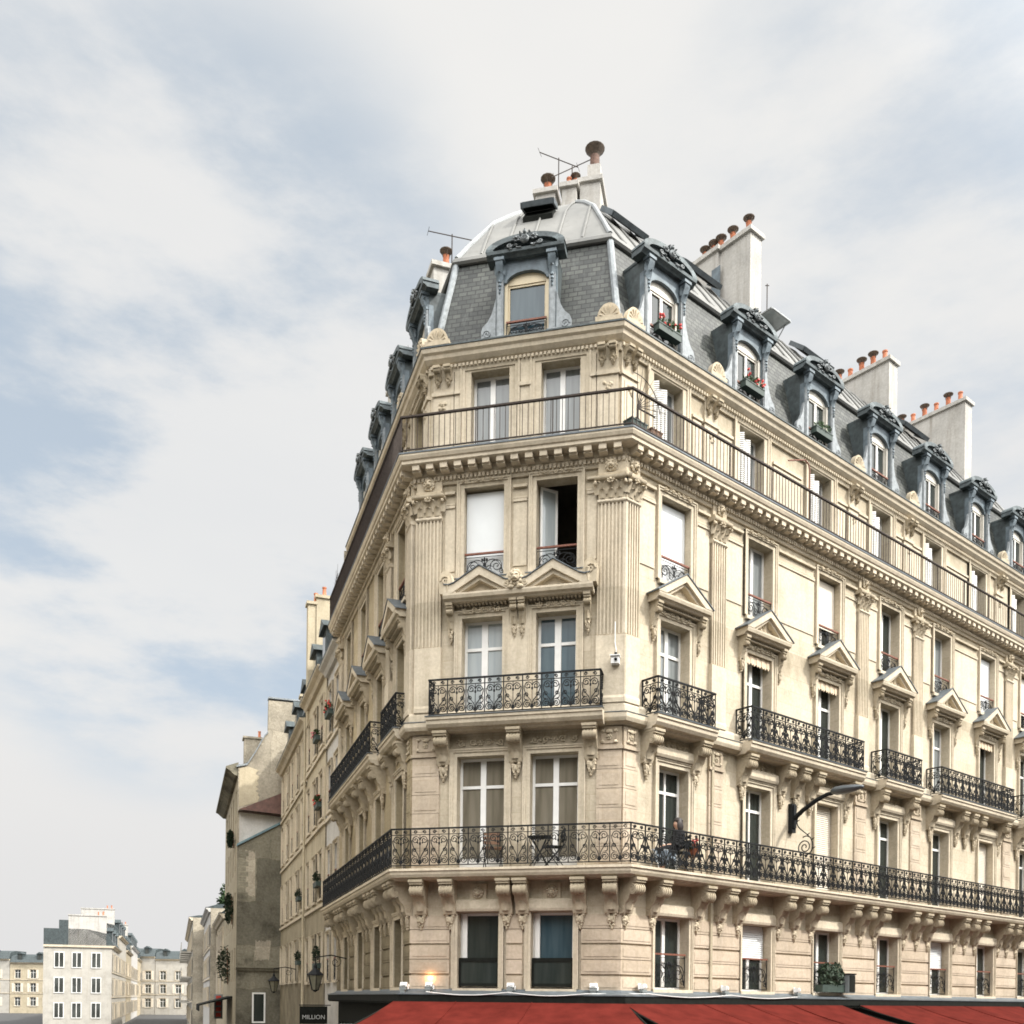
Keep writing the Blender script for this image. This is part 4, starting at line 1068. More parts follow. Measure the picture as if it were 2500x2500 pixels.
# ------------------------------------------------------------------ things on and around the building
def wthing(name, label, cat, f, s, n, z, group=None, turn=0):
    p = P(f, s, n, z); return thing(name, label, cat, p, FR[f]['a']+turn, group)
def foliage(mb, c, r, k, size=.06, seed=None):
    # many small leaf faces spread through a rough volume
    for i in range(k):
        while True:
            d = Vector((random.uniform(-1, 1), random.uniform(-1, 1), random.uniform(-1, 1)))
            if .15 < d.length < 1: break
        p = Vector((c[0]+d.x*r[0], c[1]+d.y*r[1], c[2]+d.z*r[2]))
        a = Vector((random.gauss(0, 1), random.gauss(0, 1), random.gauss(0, 1))).normalized(); b = a.orthogonal().normalized()
        q = size*random.uniform(.6, 1.4)
        mb.add([tuple(p-a*q), tuple(p+b*q*.45), tuple(p+a*q), tuple(p-b*q*.45)], [(0, 1, 2, 3)])
def planted(name, label, cat, f, s, n, z, w, group=None, flower='flower_red', leafm='leaf_green', kind='box', bl=1.0, fk=14):
    t = wthing(name, label, cat, f, s, n, z, group)
    mb = MB()
    if kind == 'box':
        mb.box(-w/2, w/2, -.09, .09, 0, .17); mb.box(-w/2-.012, w/2+.012, -.10, .10, .145, .175)
    else: mb.lathe([(w*.32, 0), (w*.45, .2), (w*.5, .21), (w*.5, .25), (w*.4, .25)], k=12)
    sub('planter', mb, 'box_green' if kind == 'box' else 'terracotta', t)
    mb = MB(); foliage(mb, (0, .02, .24*bl), (w*.52, .14, .15*bl), int(120*bl), .05); sub('foliage', mb, leafm, t)
    if flower:
        mb = MB()
        for i in range(fk): mb.lump((random.uniform(-w*.5, w*.5), random.uniform(-.05, .16), .22+random.uniform(-.03, .2)*bl), (.04, .04, .035), .3, 6, 3)
        sub('flowers', mb, flower, t)
    return t
# flower boxes on the dormer sills
planted('flower_box', 'dark flower box of red geraniums on the dormer nearest the building corner', 'flower box', 'R', RB[0]-.17, -.16, 19.62, .78, 'flower boxes on the dormer sills')
planted('flower_box', 'flower box of red flowers on the second slate dormer along the sunny facade', 'flower box', 'R', RB[1]-.17, -.16, 19.62, .78, 'flower boxes on the dormer sills')
planted('flower_box', 'flower box with faded yellow green plants on the third dormer sill', 'flower box', 'R', RB[2]-.17, -.16, 19.62, .78, 'flower boxes on the dormer sills', flower=None, leafm='leaf_green')
# spiked fans guarding the ends of the top balcony, planters beside
def spikefan(f, s, z, label, n0=.36):
    t = wthing('spike_fan', label, 'security spikes', f, s, n0, z, 'spiked fan grilles on the top balcony')
    mb = MB()
    for i in range(8):
        a = R(12+i*11.5); L = 1.05 if i % 2 else .95
        mb.tube([(0, 0, 0), (L*math.cos(a), -.0, L*math.sin(a))], .011, 4, .004)
    sub('spikes', mb, 'rail_iron', t)
    mb = MB(); mb.tube([(.72*math.cos(R(a)), 0, .72*math.sin(R(a))) for a in range(8, 100, 7)], .010, 4)
    mb.tube([(0, 0, -.55), (0, 0, .05)], .02, 5); mb.tube([(0, 0, -.03), (.55, .0, -.02)], .02, 5)
    sub('arc_bar', mb, 'rail_iron', t)
    return t
spikefan('R', .02, 17.15, 'fan of rusty iron spikes at the sunlit corner of the top balcony')
t = spikefan('L', -9.7, 17.1, 'fan of iron spikes far along the shaded street side of the top balcony'); t.rotation_euler.z += PI
def trough(f, s, w, label, spill):
    t = wthing('planter', label, 'planter', f, s, .26, 16.62, 'planters at the top balcony corner')
    mb = MB(); mb.ext_s([(-.10, 0), (.10, 0), (.13, .22), (-.13, .22)], -w/2, w/2); mb.box(-w/2-.015, w/2+.015, -.14, .14, .2, .225); sub('trough', mb, 'box_green' if spill else 'wood_brown', t)
    mb = MB(); foliage(mb, (0, 0, .24), (w*.45, .1, .08), 50, .045); sub('foliage', mb, 'leaf_dark', t)
trough('R', .05, .5, 'dark metal trough tucked behind the bars at the top balcony corner', True)
trough('R', .62, .36, 'brown wooden planter box beside the dark trough on the top balcony', False)
t = wthing('bent_pipe', 'thin bent metal pipe rising hooked from the top balcony', 'pipe', 'R', 6.62, .34, 16.62)
mb = MB(); mb.tube([(0, 0, 0), (0, 0, 1.45), (-.05, 0, 1.58), (-.22, 0, 1.63), (-.95, 0, 1.36)], .02, 6); sub('pipe', mb, 'rust_iron', t, smooth=True)
# security camera on the corner pilaster
t = wthing('security_camera', 'small white camera box with a cable on the corner pilaster', 'security camera', 'F', 4.78, .12, 11.5)
mb = MB(); mb.box(-.09, .09, 0, .16, -.02, .14); mb.box(-.11, .11, 0, .2, .14, .16); sub('housing', mb, 'plastic_white', t)
mb = MB(); mb.tube([(0.02, .17, .06), (.02, .2, .05)], .035, 8); mb.cbox(0, .06, -.02, .04, .16, .26); sub('lens', mb, 'dark_canvas', t)
mb = MB(); mb.tube([(0, .02, .22), (.01, .03, .32), (-.02, .02, .5), (-.02, .02, .95)], .012, 5); sub('cable', mb, 'plastic_white', t)
# floodlights along the lead ledge
def flood(f, s, label, dz=0, tilt=0, lit=False):
    t = wthing('floodlight', label, 'floodlight', f, s, .2, 4.16+dz, 'small floodlights along the ledge above the awning')
    mb = MB(); mb.box(-.05, .05, -.05, .05, -.04, .03); mb.tube([(0, 0, 0), (0, .0, .1)], .022, 6); mb.box(-.075, .075, -.04, .06, .03, .09); sub('bracket_arm', mb, 'plastic_grey', t)
    mb = MB(); mb.box(-.085, .085, -.06, .06, .1, .21); mb.box(-.1, .1, -.075, -.06, .09, .23)
    mb.box(-.06, .06, .06, .09, .12, .19)
    h = sub('lamp_head', mb, 'plastic_white', t); h.rotation_euler = (R(-30+tilt), 0, R(tilt))
    if lit:
        L = bpy.data.lights.new('lamp_glow', 'POINT'); L.energy = 5.5; L.color = (1, .48, .18); L.shadow_soft_size = .04
        l = link('lamp_glow', L, t, (0, .10, .32))
        mb = MB(); mb.box(-.07, .07, -.085, -.076, .11, .21); sub('lamp_lens', mb, 'lit_lens', t).rotation_euler = (R(-30), 0, 0)
m_, nt_, b_ = newmat('lit_lens'); b_.inputs['Emission Color'].default_value = (1, .7, .4, 1); b_.inputs['Emission Strength'].default_value = 4; MATS['lit_lens'] = m_
flood('F', -.12, 'floodlight at the shaded left end of the ledge, switched off')
flood('F', .50, 'the one lit floodlight, glowing orange on the stone wall', lit=True)
flood('F', 2.45, 'white floodlight on the ledge between the two dark entresol windows')
flood('F', 4.36, 'white floodlight on the ledge right of the second dark window')
flood('R', .55, 'floodlight on the ledge just round the sunny corner', tilt=25)
flood('R', 3.50, 'floodlight on the ledge below the banded stone between sunny windows', tilt=25)
flood('R', 6.52, 'floodlight on the ledge next to the dark window planter', tilt=25)
t = wthing('power_cable', 'thin white cable sagging along the lead ledge above the red awning', 'cable', 'F', 0, 0, 0)
mb = MB(); q = []
for f, sp in (('F', (.5, 2.45, 4.36)), ('R', (.55, 3.5, 6.52))):
    for a, b in zip(sp, sp[1:]):
        for i in range(12):
            u = i/12; p = P(f, a+(b-a)*u, .375, 4.15-.07*math.sin(PI*u)); q.append(p)
inv = Matrix.LocRotScale(t.location, Matrix.Rotation(FR['F']['a'], 3, 'Z').to_quaternion(), None).inverted()
mb.tube([((inv @ p).x, -(inv @ p).y, (inv @ p).z) for p in q], .010, 5); sub('cable', mb, 'plastic_white', t)
# awnings
def awning(f, s0, s1, out, drop, label, m0=0, m1=0, split=()):
    t = wthing('awning', label, 'awning', f, 0, 0, 3.96, 'red shop awnings')
    k = 40; mb = MB(); z0 = -.03
    prof = [(.33+(out-.33)*i/6, z0-drop*i/6-.05*math.sin(PI*i/6)) for i in range(7)]
    vs = []; ns = 24
    for i, (n, z) in enumerate(prof):
        for j in range(ns+1):
            u = j/ns; a = s0+m0*n; b = s1+m1*n
            vs.append((a+(b-a)*u, n, z+(.022*math.sin(j*1.7)+.012*math.sin(j*.9+i))*(i/6)))
    mb.add(vs, [(i*(ns+1)+j, i*(ns+1)+j+1, (i+1)*(ns+1)+j+1, (i+1)*(ns+1)+j) for i in range(6) for j in range(ns)])
    sub('canvas', mb, 'red_canvas', t, smooth=True)
    n, z = prof[-1]; mb = MB(); mb.box(s0+m0*n, s1+m1*n, n, n+.02, z-.30, z); sub('valance', mb, 'red_canvas', t)
    for u in split: 
        mb = MB(); mb.tube([(s0+(s1-s0)*u, n_, z_+.006) for n_, z_ in prof], .012, 4); sub('seam', mb, 'red_canvas', t)
    for s_ in (s0+m0*.4, s1+m1*.4):
        mb = MB(); mb.tube([(s_, .33, z0-.06), ((s0+m0*out if s_ < (s0+s1)/2 else s1+m1*out), out, z0-drop-.03)], .022, 5); sub('awning_arm', mb, 'dark_canvas', t)
    mb = MB(); mb.box(s0+m0*.3, s1+m1*.3, .30, .36, -.06, .0); sub('cassette', mb, 'dark_canvas', t)
    return t
awning('F', -.25, W+.06, 2.6, .62, 'red canvas awning under the shaded corner front', -.15, .40, (.28, .62))
awning('R', -.08, 8.4, 2.6, .62, 'red canvas awning under the sunlit facade', -.32, 0, (.3, .5, .72))
awning('R', 9.3, 19.5, 2.6, .62, 'red canvas awning at the far end of the sunlit facade', 0, 0, (.3, .6))
# wall-mounted street lamp with wrought iron scroll
t = wthing('street_lamp', 'grey street lamp on an iron arm over the railing of the sunny balcony', 'street lamp', 'R', 6.4, .10, 8.9)
mb = MB(); mb.box(-.09, .09, -.1, .02, -.42, .34); mb.box(-.06, .06, .02, .06, -.3, .3)
mb.tube([(0, .03, -.05), (0, .3, .14), (0, .7, .34), (0, 1.0, .44), (0, 1.35, .47)], .062, 8, .05); sub('arm', mb, 'iron', t, smooth=True)
mb = MB()
def sc3(pts, r=.016): mb.tube([(0, n, z) for n, z in pts], r, 5)
sc3(bez((.26, .03), (.12, .03), (.04, -.18), (.20, -.33), 8)+bez((.20, -.33), (.44, -.54), (.60, -.60), (.60, -.84), 8)[1:])
sc3(spiral(.36, -.84, .24, .03, 0, -2.1, 34)); sc3(bez((.54, -.62), (.45, -.54), (.36, -.54), (.30, -.58), 6))
for n, z in ((.12, -.14), (.44, -.52), (.57, -.66), (.60, -.9)): mb.tube([(0, n, z), (0, n+.08, z+.04)], .02, 4, .006)
sub('scroll_bracket', mb, 'iron', t)
mb = MB()
prof = [(0, 0), (.10, .02), (.15, .10), (.16, .3), (.13, .55), (.06, .78), (0, .82)]
vs = []; k = 12
for r_, d in prof:
    for j in range(k):
        a = 2*PI*j/k; vs.append((r_*1.05*math.cos(a), 1.15+d*1.1, .46+r_*.7*math.sin(a)+.03))
mb.add(vs, [(i*k+j, i*k+(j+1) % k, (i+1)*k+(j+1) % k, (i+1)*k+j) for i in range(len(prof)-1) for j in range(k)])
sub('lamp_head', mb, 'lamp_grey', t, smooth=True)
# plants and box in the third entresol window of the sunny side
t = wthing('window_planter', 'mass of dark green plants filling a railing beside the red awning', 'plants', 'R', RB[2]+.05, .12, 4.28)
mb = MB(); mb.box(-.55, .55, -.1, .14, 0, .2); sub('planter', mb, 'box_green', t)
mb = MB(); foliage(mb, (0, .05, .48), (.62, .2, .36), 520, .06); sub('foliage', mb, 'leaf_dark', t)
t = wthing('loudspeaker', 'grey box with a dark front bolted above the awning ledge by the plants', 'loudspeaker', 'R', RB[2]+.75, .28, 4.26)
mb = MB(); mb.box(-.16, .16, -.14, .1, 0, .52); sub('housing', mb, 'plastic_grey', t)
mb = MB(); mb.box(-.14, .14, .101, .115, .03, .49); mb.box(-.18, .18, -.16, .13, .52, .55); sub('grille', mb, 'dark_canvas', t)

# furniture on the first-floor balcony
def bistro_chair(f, s, n, z, rot, label, mat='dark_canvas'):
    t = wthing('folding_chair', label, 'chair', f, s, n, z, 'dark chairs on the first balcony', rot)
    for x in (-.19, .19):
        mb = MB(); mb.tube([(x, -.2, 0), (x, .16, .45)], .012, 5); mb.tube([(x, .2, 0), (x, -.19, .46), (x, -.23, .84)], .012, 5); sub('leg', mb, 'iron', t)
    mb = MB()
    for i in range(6): mb.box(-.2, .2, -.18+i*.062, -.13+i*.062, .445, .462)
    sub('seat', mb, mat, t)
    mb = MB()
    for i in range(3): mb.box(-.2, .2, -.245, -.225, .58+i*.1, .65+i*.1)
    sub('backrest', mb, mat, t)
    return t
bistro_chair('F', 2.02, .22, S2T+.02, .4, 'dark folding chair before the left balcony door', 'wood_brown')
t = wthing('bistro_table', 'small dark folding table with crossed legs on the balcony', 'table', 'F', 3.12, .24, S2T+.02)
mb = MB(); mb.box(-.26, .26, -.2, .2, .66, .685); sub('tabletop', mb, 'dark_canvas', t)
for x in (-.2, .2):
    mb = MB(); mb.tube([(x, -.18, 0), (-x, .18, .66)], .013, 5); mb.tube([(x, .18, 0), (-x, -.18, .66)], .013, 5); sub('leg', mb, 'iron', t)
bistro_chair('F', 3.42, .2, S2T+.02, -1.2, 'dark folding chair beside the small table')
bistro_chair('R', 1.62, .24, S2T+.02, -PI/2-.3, 'chair under the seated person on the sunny balcony')
planted('flower_pot', 'terracotta pot with a red flowering plant beside the seated person', 'plant pot', 'R', 2.12, .30, S2T+.45, .34, None, 'flower_red', kind='pot', bl=.9, fk=8)
t = wthing('stool', 'low wooden stool carrying the red flowering pot', 'stool', 'R', 2.12, .30, S2T+.02)
mb = MB(); mb.box(-.17, .17, -.15, .15, .40, .43); sub('seat', mb, 'wood_brown', t)
for x, y in ((-1, -1), (1, -1), (1, 1), (-1, 1)):
    mb = MB(); mb.tube([(x*.15, y*.13, 0), (x*.12, y*.1, .4)], .015, 5); sub('leg', mb, 'wood_brown', t)
t = wthing('laundry_rack', 'low rack hung with pale blue cloths behind the sunny railing', 'laundry rack', 'R', 1.12, .26, S2T+.02)
mb = MB()
for y in (-.14, .14): mb.tube([(-.3, y, 0), (-.28, -y*.1, .46), (.28, -y*.1, .46), (.3, y, 0)], .009, 5)
for y in (-.12, -.04, .04, .12): mb.tube([(-.28, y, .46), (.28, y, .46)], .006, 4)
sub('frame', mb, 'plastic_white', t)
for i, x in enumerate((-.19, .02, .2)):
    mb = MB(); y = -.04+.06*i
    pts = [(u, w) for u in [j/5 for j in range(6)] for w in (0, 1)]
    vs = [(x-.09+.18*u, y+(.025 if w else -.025)+.012*math.sin(j*2.1), .475-.36*w*(.8+.2*math.sin(j+i))) for j, (u, w) in enumerate(pts)]
    mb.add(vs, [(2*j, 2*j+2, 2*j+3, 2*j+1) for j in range(5)]); mb.add([(a, b+.05, c) for a, b, c in vs], [(2*j, 2*j+2, 2*j+3, 2*j+1) for j in range(5)])
    sub('cloth', mb, 'blue_cloth', t)
# person seated behind the sunny railing
def skinned(name, nodes, edges, mat, parent, root=0, sub_=2):
    me = bpy.data.meshes.new(name); me.from_pydata([n[0] for n in nodes], edges, []); me.materials.append(MATS[mat])
    o = bpy.data.objects.new(name, me); C.objects.link(o)
    sk = o.modifiers.new('skin', 'SKIN'); sk.use_smooth_shade = True
    lay = me.skin_vertices[0] if me.skin_vertices else None
    if lay is None:
        bm = bmesh.new(); bm.from_mesh(me); bm.verts.layers.skin.verify(); bm.to_mesh(me); bm.free(); lay = me.skin_vertices[0]
    for d, n in zip(lay.data, nodes): d.radius = (n[1], n[2] if len(n) > 2 else n[1]); d.use_root = False
    lay.data[root].use_root = True
    ss = o.modifiers.new('smooth', 'SUBSURF'); ss.levels = sub_; ss.render_levels = sub_
    if parent: o.parent = parent
    return o
pt = wthing('person', 'person in black seated on the sunny balcony behind the railing', 'person', 'R', 1.62, .24, S2T+.02, None, -PI/2-.3)
# local: faces -y (outward of the turned frame); hips on the seat at .47
J = dict(pel=((0, .02, .53), .125, .10), bel=((0, .03, .66), .115, .085), che=((0, .03, .84), .135, .095), nek=((0, .02, .985), .05), hd0=((0, 0, 1.06), .07, .078), hd1=((0, -.005, 1.135), .078, .088), hd2=((0, 0, 1.20), .06, .068))
nodes = list(J.values()); E_ = [(0, 1), (1, 2), (2, 3), (3, 4), (4, 5), (5, 6)]
def chain(par, pts):
    last = par
    for p in pts:
        nodes.append(p); E_.append((last, len(nodes)-1)); last = len(nodes)-1
    return last
for q in (-1, 1):
    chain(0, [((q*.09, -.06, .54), .085), ((q*.11, -.42, .53), .06), ((q*.10, -.43, .28), .052), ((q*.10, -.41, .08), .036), ((q*.11, -.53, .04), .036, .028)])
    hnd = chain(2, [((q*.17, .03, .90), .058), ((q*.23, .0, .66), .043), ((q*.14, -.22, .60), .033), ((q*.09, -.31, .61), .03, .02)])
    for i, (dx, L) in enumerate(((-.026, .07), (-.009, .08), (.009, .076), (.026, .06))):
        chain(hnd, [((q*.09+dx, -.355, .605), .0095), ((q*.09+dx*1.1, -.355-L*.6, .59), .0085), ((q*.09+dx*1.1, -.355-L, .57), .0075)])
    chain(hnd, [((q*.045, -.335, .625), .0105), ((q*.03, -.365, .62), .009)])
chain(5, [((0, -.088, 1.125), .016), ((0, -.104, 1.108), .013)])
body = skinned('body', nodes, E_, 'skin', pt)
ct = [((0, .02, .50), .15, .13), ((0, .03, .66), .138, .11), ((0, .03, .84), .15, .112), ((0, .025, .95), .085, .08)]
ce = [(0, 1), (1, 2), (2, 3)]
for q in (-1, 1):
    k = len(ct); ct += [((q*.175, .03, .90), .074), ((q*.235, .0, .66), .058), ((q*.15, -.2, .605), .045)]; ce += [(2, k), (k, k+1), (k+1, k+2)]
skinned('coat', ct, ce, 'black_cloth', pt)
for q in (-1, 1): skinned('trousers', [((q*.09, .0, .54), .10), ((q*.09, -.1, .54), .098), ((q*.11, -.43, .53), .075), ((q*.10, -.44, .28), .066), ((q*.10, -.415, .11), .052)], [(0, 1), (1, 2), (2, 3), (3, 4)], 'black_cloth', pt)
mb = MB(); mb.lump((0, -.025, 1.195), (.106, .112, .085), .05, 12, 7); mb.lump((0, -.07, 1.07), (.105, .065, .17), .08, 10, 6)
for q in (-1, 1): mb.lump((q*.09, -.01, 1.08), (.036, .075, .15), .08, 8, 5)
sub('hair', mb, 'hair', pt, smooth=60)
mb = MB()
for q in (-1, 1): mb.lump((q*.03, .083, 1.145), (.012, .008, .007), 0, 8, 5)
sub('eyes', mb, 'hair', pt); mb = MB(); mb.lump((0, .082, 1.075), (.022, .008, .007), 0, 8, 5); sub('mouth', mb, 'flower_red', pt)

# television antennas
def antenna(loc, h, boom, rot, label, elems=0, tilt=0):
    t = thing('antenna', label, 'antenna', loc, rot, 'rooftop television antennas')
    mb = MB(); mb.tube([(0, 0, 0), (0, 0, h)], .016, 5); sub('mast', mb, 'rail_iron', t)
    mb = MB(); mb.tube([(-boom*.5, 0, h-.05-tilt*boom*.5), (boom*.5, 0, h-.05+tilt*boom*.5)], .013, 5)
    for i in range(elems):
        x = -boom*.5+boom*i/max(1, elems-1); mb.tube([(x, -.16, h-.05+tilt*x), (x, .16, h-.05+tilt*x)], .006, 4)
    sub('boom', mb, 'rail_iron', t)
antenna((1.08, 28.2, 26.62), 1.35, 1.15, R(-20), 'tall antenna behind the left chimney on the dome', 2, -.65)
antenna((1.43, 27.5, 26.2), .95, 1.25, R(20), 'shorter antenna on the middle dome chimney, boom tilted upward', 2, .72)
p = P('L', -2.95, -1.6, 23.55); antenna(p, 1.0, 1.3, R(15), 'antenna with a level boom on the chimney left of the dome', 2, 0)
p = P('L', -7.95, -2.0, 23.2); antenna(p, 1.5, .9, R(0), 'small cross antenna behind the shaded street dormers', 2, 0)
p = P('R', 9.25, -3.0, 24.5); antenna(p, 1.55, .12, 0, 'plain upright antenna pole beyond the big white chimney', 0, 0)

# ------------------------------------------------------------------ neighbours along the left street
def house(name, label, f, s0, s1, n, H, mat, floors, cols, ww=.95, wh=1.75, roofh=2.6, group=None, dorm=0, pot_=2, chim=None, railing=True, depthback=7, glassm='glass_far', z_first=None):
    b = wthing(name, label, 'building', f, (s0+s1)/2, n, 0, group); c = (s0+s1)/2; hw = (s1-s0)/2
    xs = [-hw+(2*hw)*(i+.5)/cols for i in range(cols)]
    ops = [(x-ww/2, x+ww/2, z, z+wh) for z in floors for x in xs]
    sub('facade_wall', wallmesh(-hw, hw, 0, H, ops, .22), mat, b)
    fr = cached(('hf', ww, wh), lambda: casement(ww, wh, wh*.68, .07, .06, n=-.12)); pn = cached(('hp', ww, wh, glassm), lambda: panes(ww, wh, glassm, -.15))
    for z in floors:
        for x in xs:
            o = link('window', fr, b, (x, 0, z)); link('pane', pn, o)
            sm = cached(('hs', ww, wh), lambda: surround(ww, wh, .13)); link('surround', sm, o)
            if not railing and random.random() < .6:
                for q in (-1, 1): link('shutter', cached(('sh', ww, wh), lambda: louvres(ww*.46, wh, .06, random.choice(['blind_beige', 'far_plaster']), .12)), o, (q*ww*.75, 0, 0))
            if railing and wh > 1.6:
                link('guard_rail', cached(('hg', ww), lambda: guard(ww, .8, -.01)), o)
    for z in floors[1:]:
        mb = MB(); mb.box(-hw, hw, -.01, .08, z-.34, z-.22); sub('string_course', mb, 'trim_stone', b)
    mb = MB(); mb.ext_s([(-.01, H-.3), (.12, H-.3), (.2, H-.16), (.34, H-.06), (.36, H), (-.01, H)], -hw, hw); sub('cornice', mb, 'trim_stone' if mat != 'white_plaster' else mat, b)
    mb = MB(); mb.ext_s([(.37, H+.003), (.37, H+.06), (.2, H+.08), (-.5, H+roofh*.75), (-2.6, H+roofh), (-depthback, H+roofh), (-depthback, H+.003)], -hw, hw)
    rf = sub('roof', mb, 'lead_dark', b)
    for x0 in (-hw, hw-.3):
        mb = MB(); mb.box(x0, x0+.3, -depthback, -.02, 0, H-.001); sub('party_wall', mb, 'party_stone', b)
    for i in range(dorm):
        x = -hw+2*hw*(i+.5)/dorm
        mb = MB(); mb.box(x-.55, x+.55, -1.4, -.1, H+.05, H+1.75); mb.ext_n([(x-.7, H+1.75), (x+.7, H+1.75), (x, H+2.2)], -1.5, .05)
        d = sub('dormer', mb, 'lead_dark', b); mb = MB(); mb.box(x-.36, x+.36, -.1, -.07, H+.3, H+1.6); sub('pane', mb, glassm, d)
    if chim:
        for a0, a1, n0, n1, z1 in chim:
            mb = MB(); mb.box(a0, a1, n0, n1, H-1, z1-.12); mb.box(a0-.06, a1+.06, n0-.06, n1+.06, z1-.12, z1)
            ch = sub('chimney', mb, 'cream_plaster' if mat in ('cream_plaster', 'street_plaster') else 'chimney_plaster', b)
            for i in range(pot_): pot('plain' if i % 2 else 'pot', ch, ((a0+a1)/2, -(n1-.35-i*.5), z1), .9)
    return b
house('town_house', 'narrow white plastered house next to the corner building', 'L', -14.4, -11.02, -.05, 16.2, 'white_plaster', (4.6, 7.7, 10.8, 13.6), 2, .85, 1.7, 2.2)
house('town_house', 'cream town house with flower pots and a tall pale party chimney', 'L', -20.0, -14.42, 0, 16.4, 'street_plaster', (4.6, 7.75, 10.8, 13.6), 3, .9, 1.75, 2.4, dorm=2, chim=[(-2.75, -2.25, -4.0, -.25, 21.0), (-2.74, -2.3, -.24, .1, 20.7)], pot_=3)
house('town_house', 'shuttered cream house touching the bare gable wall', 'L', -30.6, -20.02, 0, 15.9, 'street_plaster', (4.7, 7.8, 10.8, 13.4), 5, .95, 1.8, 2.6, dorm=3, chim=[(-1.2, -.7, -3.4, -.4, 18.7)])
mb = MB(); t = wthing('drainpipe', 'pale drainpipe running down between the two cream houses', 'drainpipe', 'L', -20.0, .08, 0)
mb.tube([(0, .04, 0), (0, .04, 15.9)], .06, 6); sub('pipe', mb, 'cream_plaster', t)
# flower pots at the windows of the cream houses
for s, z, w, fl, lab, big in ((-12.7, 14.0, .9, 'flower_red', 'window box of dark red flowers high on the white house', 1.3), (-16.0, 13.9, .8, 'flower_pink', 'hanging pink flowers by the top floor of the cream house', 1.2), (-15.4, 11.2, .9, 'flower_red', 'red and green flower box one floor below the pink flowers', 1.4),
                   (-15.4, 8.2, 1.0, None, 'bushy green window box on the second floor of the cream house', 1.6), (-21.3, 8.2, .9, None, 'green trailing plant box on the far cream house, upper one', 1.4), (-15.3, 5.1, 1.1, None, 'largest dark green plant box low on the cream house', 2.2), (-21.3, 5.4, .9, None, 'trailing plants low on the far cream house near the gable', 1.6)):
    planted('window_box', lab, 'window box', 'L', s, .16, z, w, 'window boxes along the shaded street', fl, 'leaf_green' if fl else 'leaf_dark', bl=big)
# gable-end house standing forward into the street
aG = az(71.2)
FR['G'] = mkframe((-14.5, 52.0), aG); FR['H'] = mkframe((-14.5, 52.0), (-uL[0], -uL[1]))
g = thing('gable_house', 'old house showing a bare stained gable wall and sloping zinc edge', 'building', P('G', 0, 0, 0), FR['G']['a'])
mb = MB(); mb.ext_n([(0, 0), (0, 16.0), (.45, 16.15), (.9, 16.9), (1.3, 17.7), (1.5, 17.95), (1.52, 19.7), (8, 19.8), (8, 0)], -.4, 0); sub('gable_wall', mb, 'party_stone', g)
k_ = 16; e = [(.04, 13.95), (1.0+random.uniform(-.1, .1), 14.25)]+[(1.0+random.uniform(-.12, .12), 14.3+i*.11) for i in range(k_)]+[(.5, 16.1), (.04, 15.95)]
mb = MB(); mb.ext_n(e, -.01, .012); sub('mended_patch', mb, 'cream_plaster', g)
mb = MB(); e = [(-.1, 16.02), (.45, 16.17), (.9, 16.92), (1.3, 17.72), (1.5, 17.98)]
mb.ext_n(e+[(x, z+.10) for x, z in e[::-1]], -.5, .06); mb.box(1.5, 8.05, -.5, .06, 19.8, 19.88); sub('zinc_edge', mb, 'pale_lead', g)
mb = MB(); mb.box(.35, 1.45, -1.6, -.9, 15, 17.82); mb.box(.28, 1.52, -1.66, -.84, 17.82, 17.92); ch = sub('chimney', mb, 'party_stone', g); pot('pot', ch, (1.15, 1.2, 17.92), .8)
mb = MB(); mb.ext_n([(0, 0), (0, 11.85), (3.6, 13.95), (3.6, 0)], .005, .3); 
for i in range(26): mb.box(.02, .42+.12*(i % 2), .3, .315, 4.6+i*.27, 4.85+i*.27)
an = sub('annex_wall', mb, 'party_dark', g)
mb = MB(); mb.ext_n([(-.05, 11.84), (-.05, 11.96), (3.6, 14.07), (3.6, 13.95)], -.0, .38); sub('zinc_edge', mb, 'blue_flash', an)
for x0, x1, z0, z1, m_ in ((.05, .95, 9.3, 11.6, 'party_stone'), (1.0, 2.2, 7.1, 9.0, 'party_dark'), (2.0, 3.0, 9.6, 11.2, 'party_dark'), (.9, 1.7, 5.9, 6.9, 'party_stone')):
    k_ = 14; e = [(x0+(x1-x0)*t+random.uniform(-.06, .06), z0+random.uniform(-.08, .08)) for t in [i/k_ for i in range(k_+1)]]+[(x1-(x1-x0)*t+random.uniform(-.06, .06), z1+random.uniform(-.1, .1)) for t in [i/k_ for i in range(k_+1)]]
    mb = MB(); mb.ext_n(e, .29, .306); sub('mended_patch', mb, m_, an)
mb = MB(); mb.box(-.05, 3.6, .3, .42, 5.35, 5.48); mb.box(-.05, 3.6, .3, .5, 5.48, 5.52); sub('ledge', mb, 'party_dark', an)
mb = MB(); mb.ext_n([(.08, 11.95), (.08, 13.72), (2.5, 13.60), (2.5, 13.38)], .004, .12); sub('plaster_band', mb, 'white_plaster', g)
mb = MB(); mb.add([(.0, .55, 13.72), (2.6, .55, 13.58), (2.6, .02, 15.0), (2.0, .02, 14.72), (.05, .02, 13.82)], [(0, 1, 2, 3, 4)]); mb.add([(.0, .55, 13.66), (2.6, .55, 13.52), (2.6, .0, 13.52), (0, 0, 13.66)], [(0, 1, 2, 3)]); sub('tile_roof', mb, 'tile_brown', g)
mb = MB(); mb.box(.8, .88, .3, .36, 2.6, 4.2); mb.box(1.4, 1.48, .3, .36, 2.6, 4.2); mb.box(.88, 1.4, .3, .36, 2.6, 2.68); mb.box(.88, 1.4, .3, .36, 4.12, 4.2); wn = sub('window', mb, 'white_paint', g)
mb = MB(); mb.box(.88, 1.4, .3, .33, 2.68, 4.12); sub('pane', mb, 'glass_dark', wn)
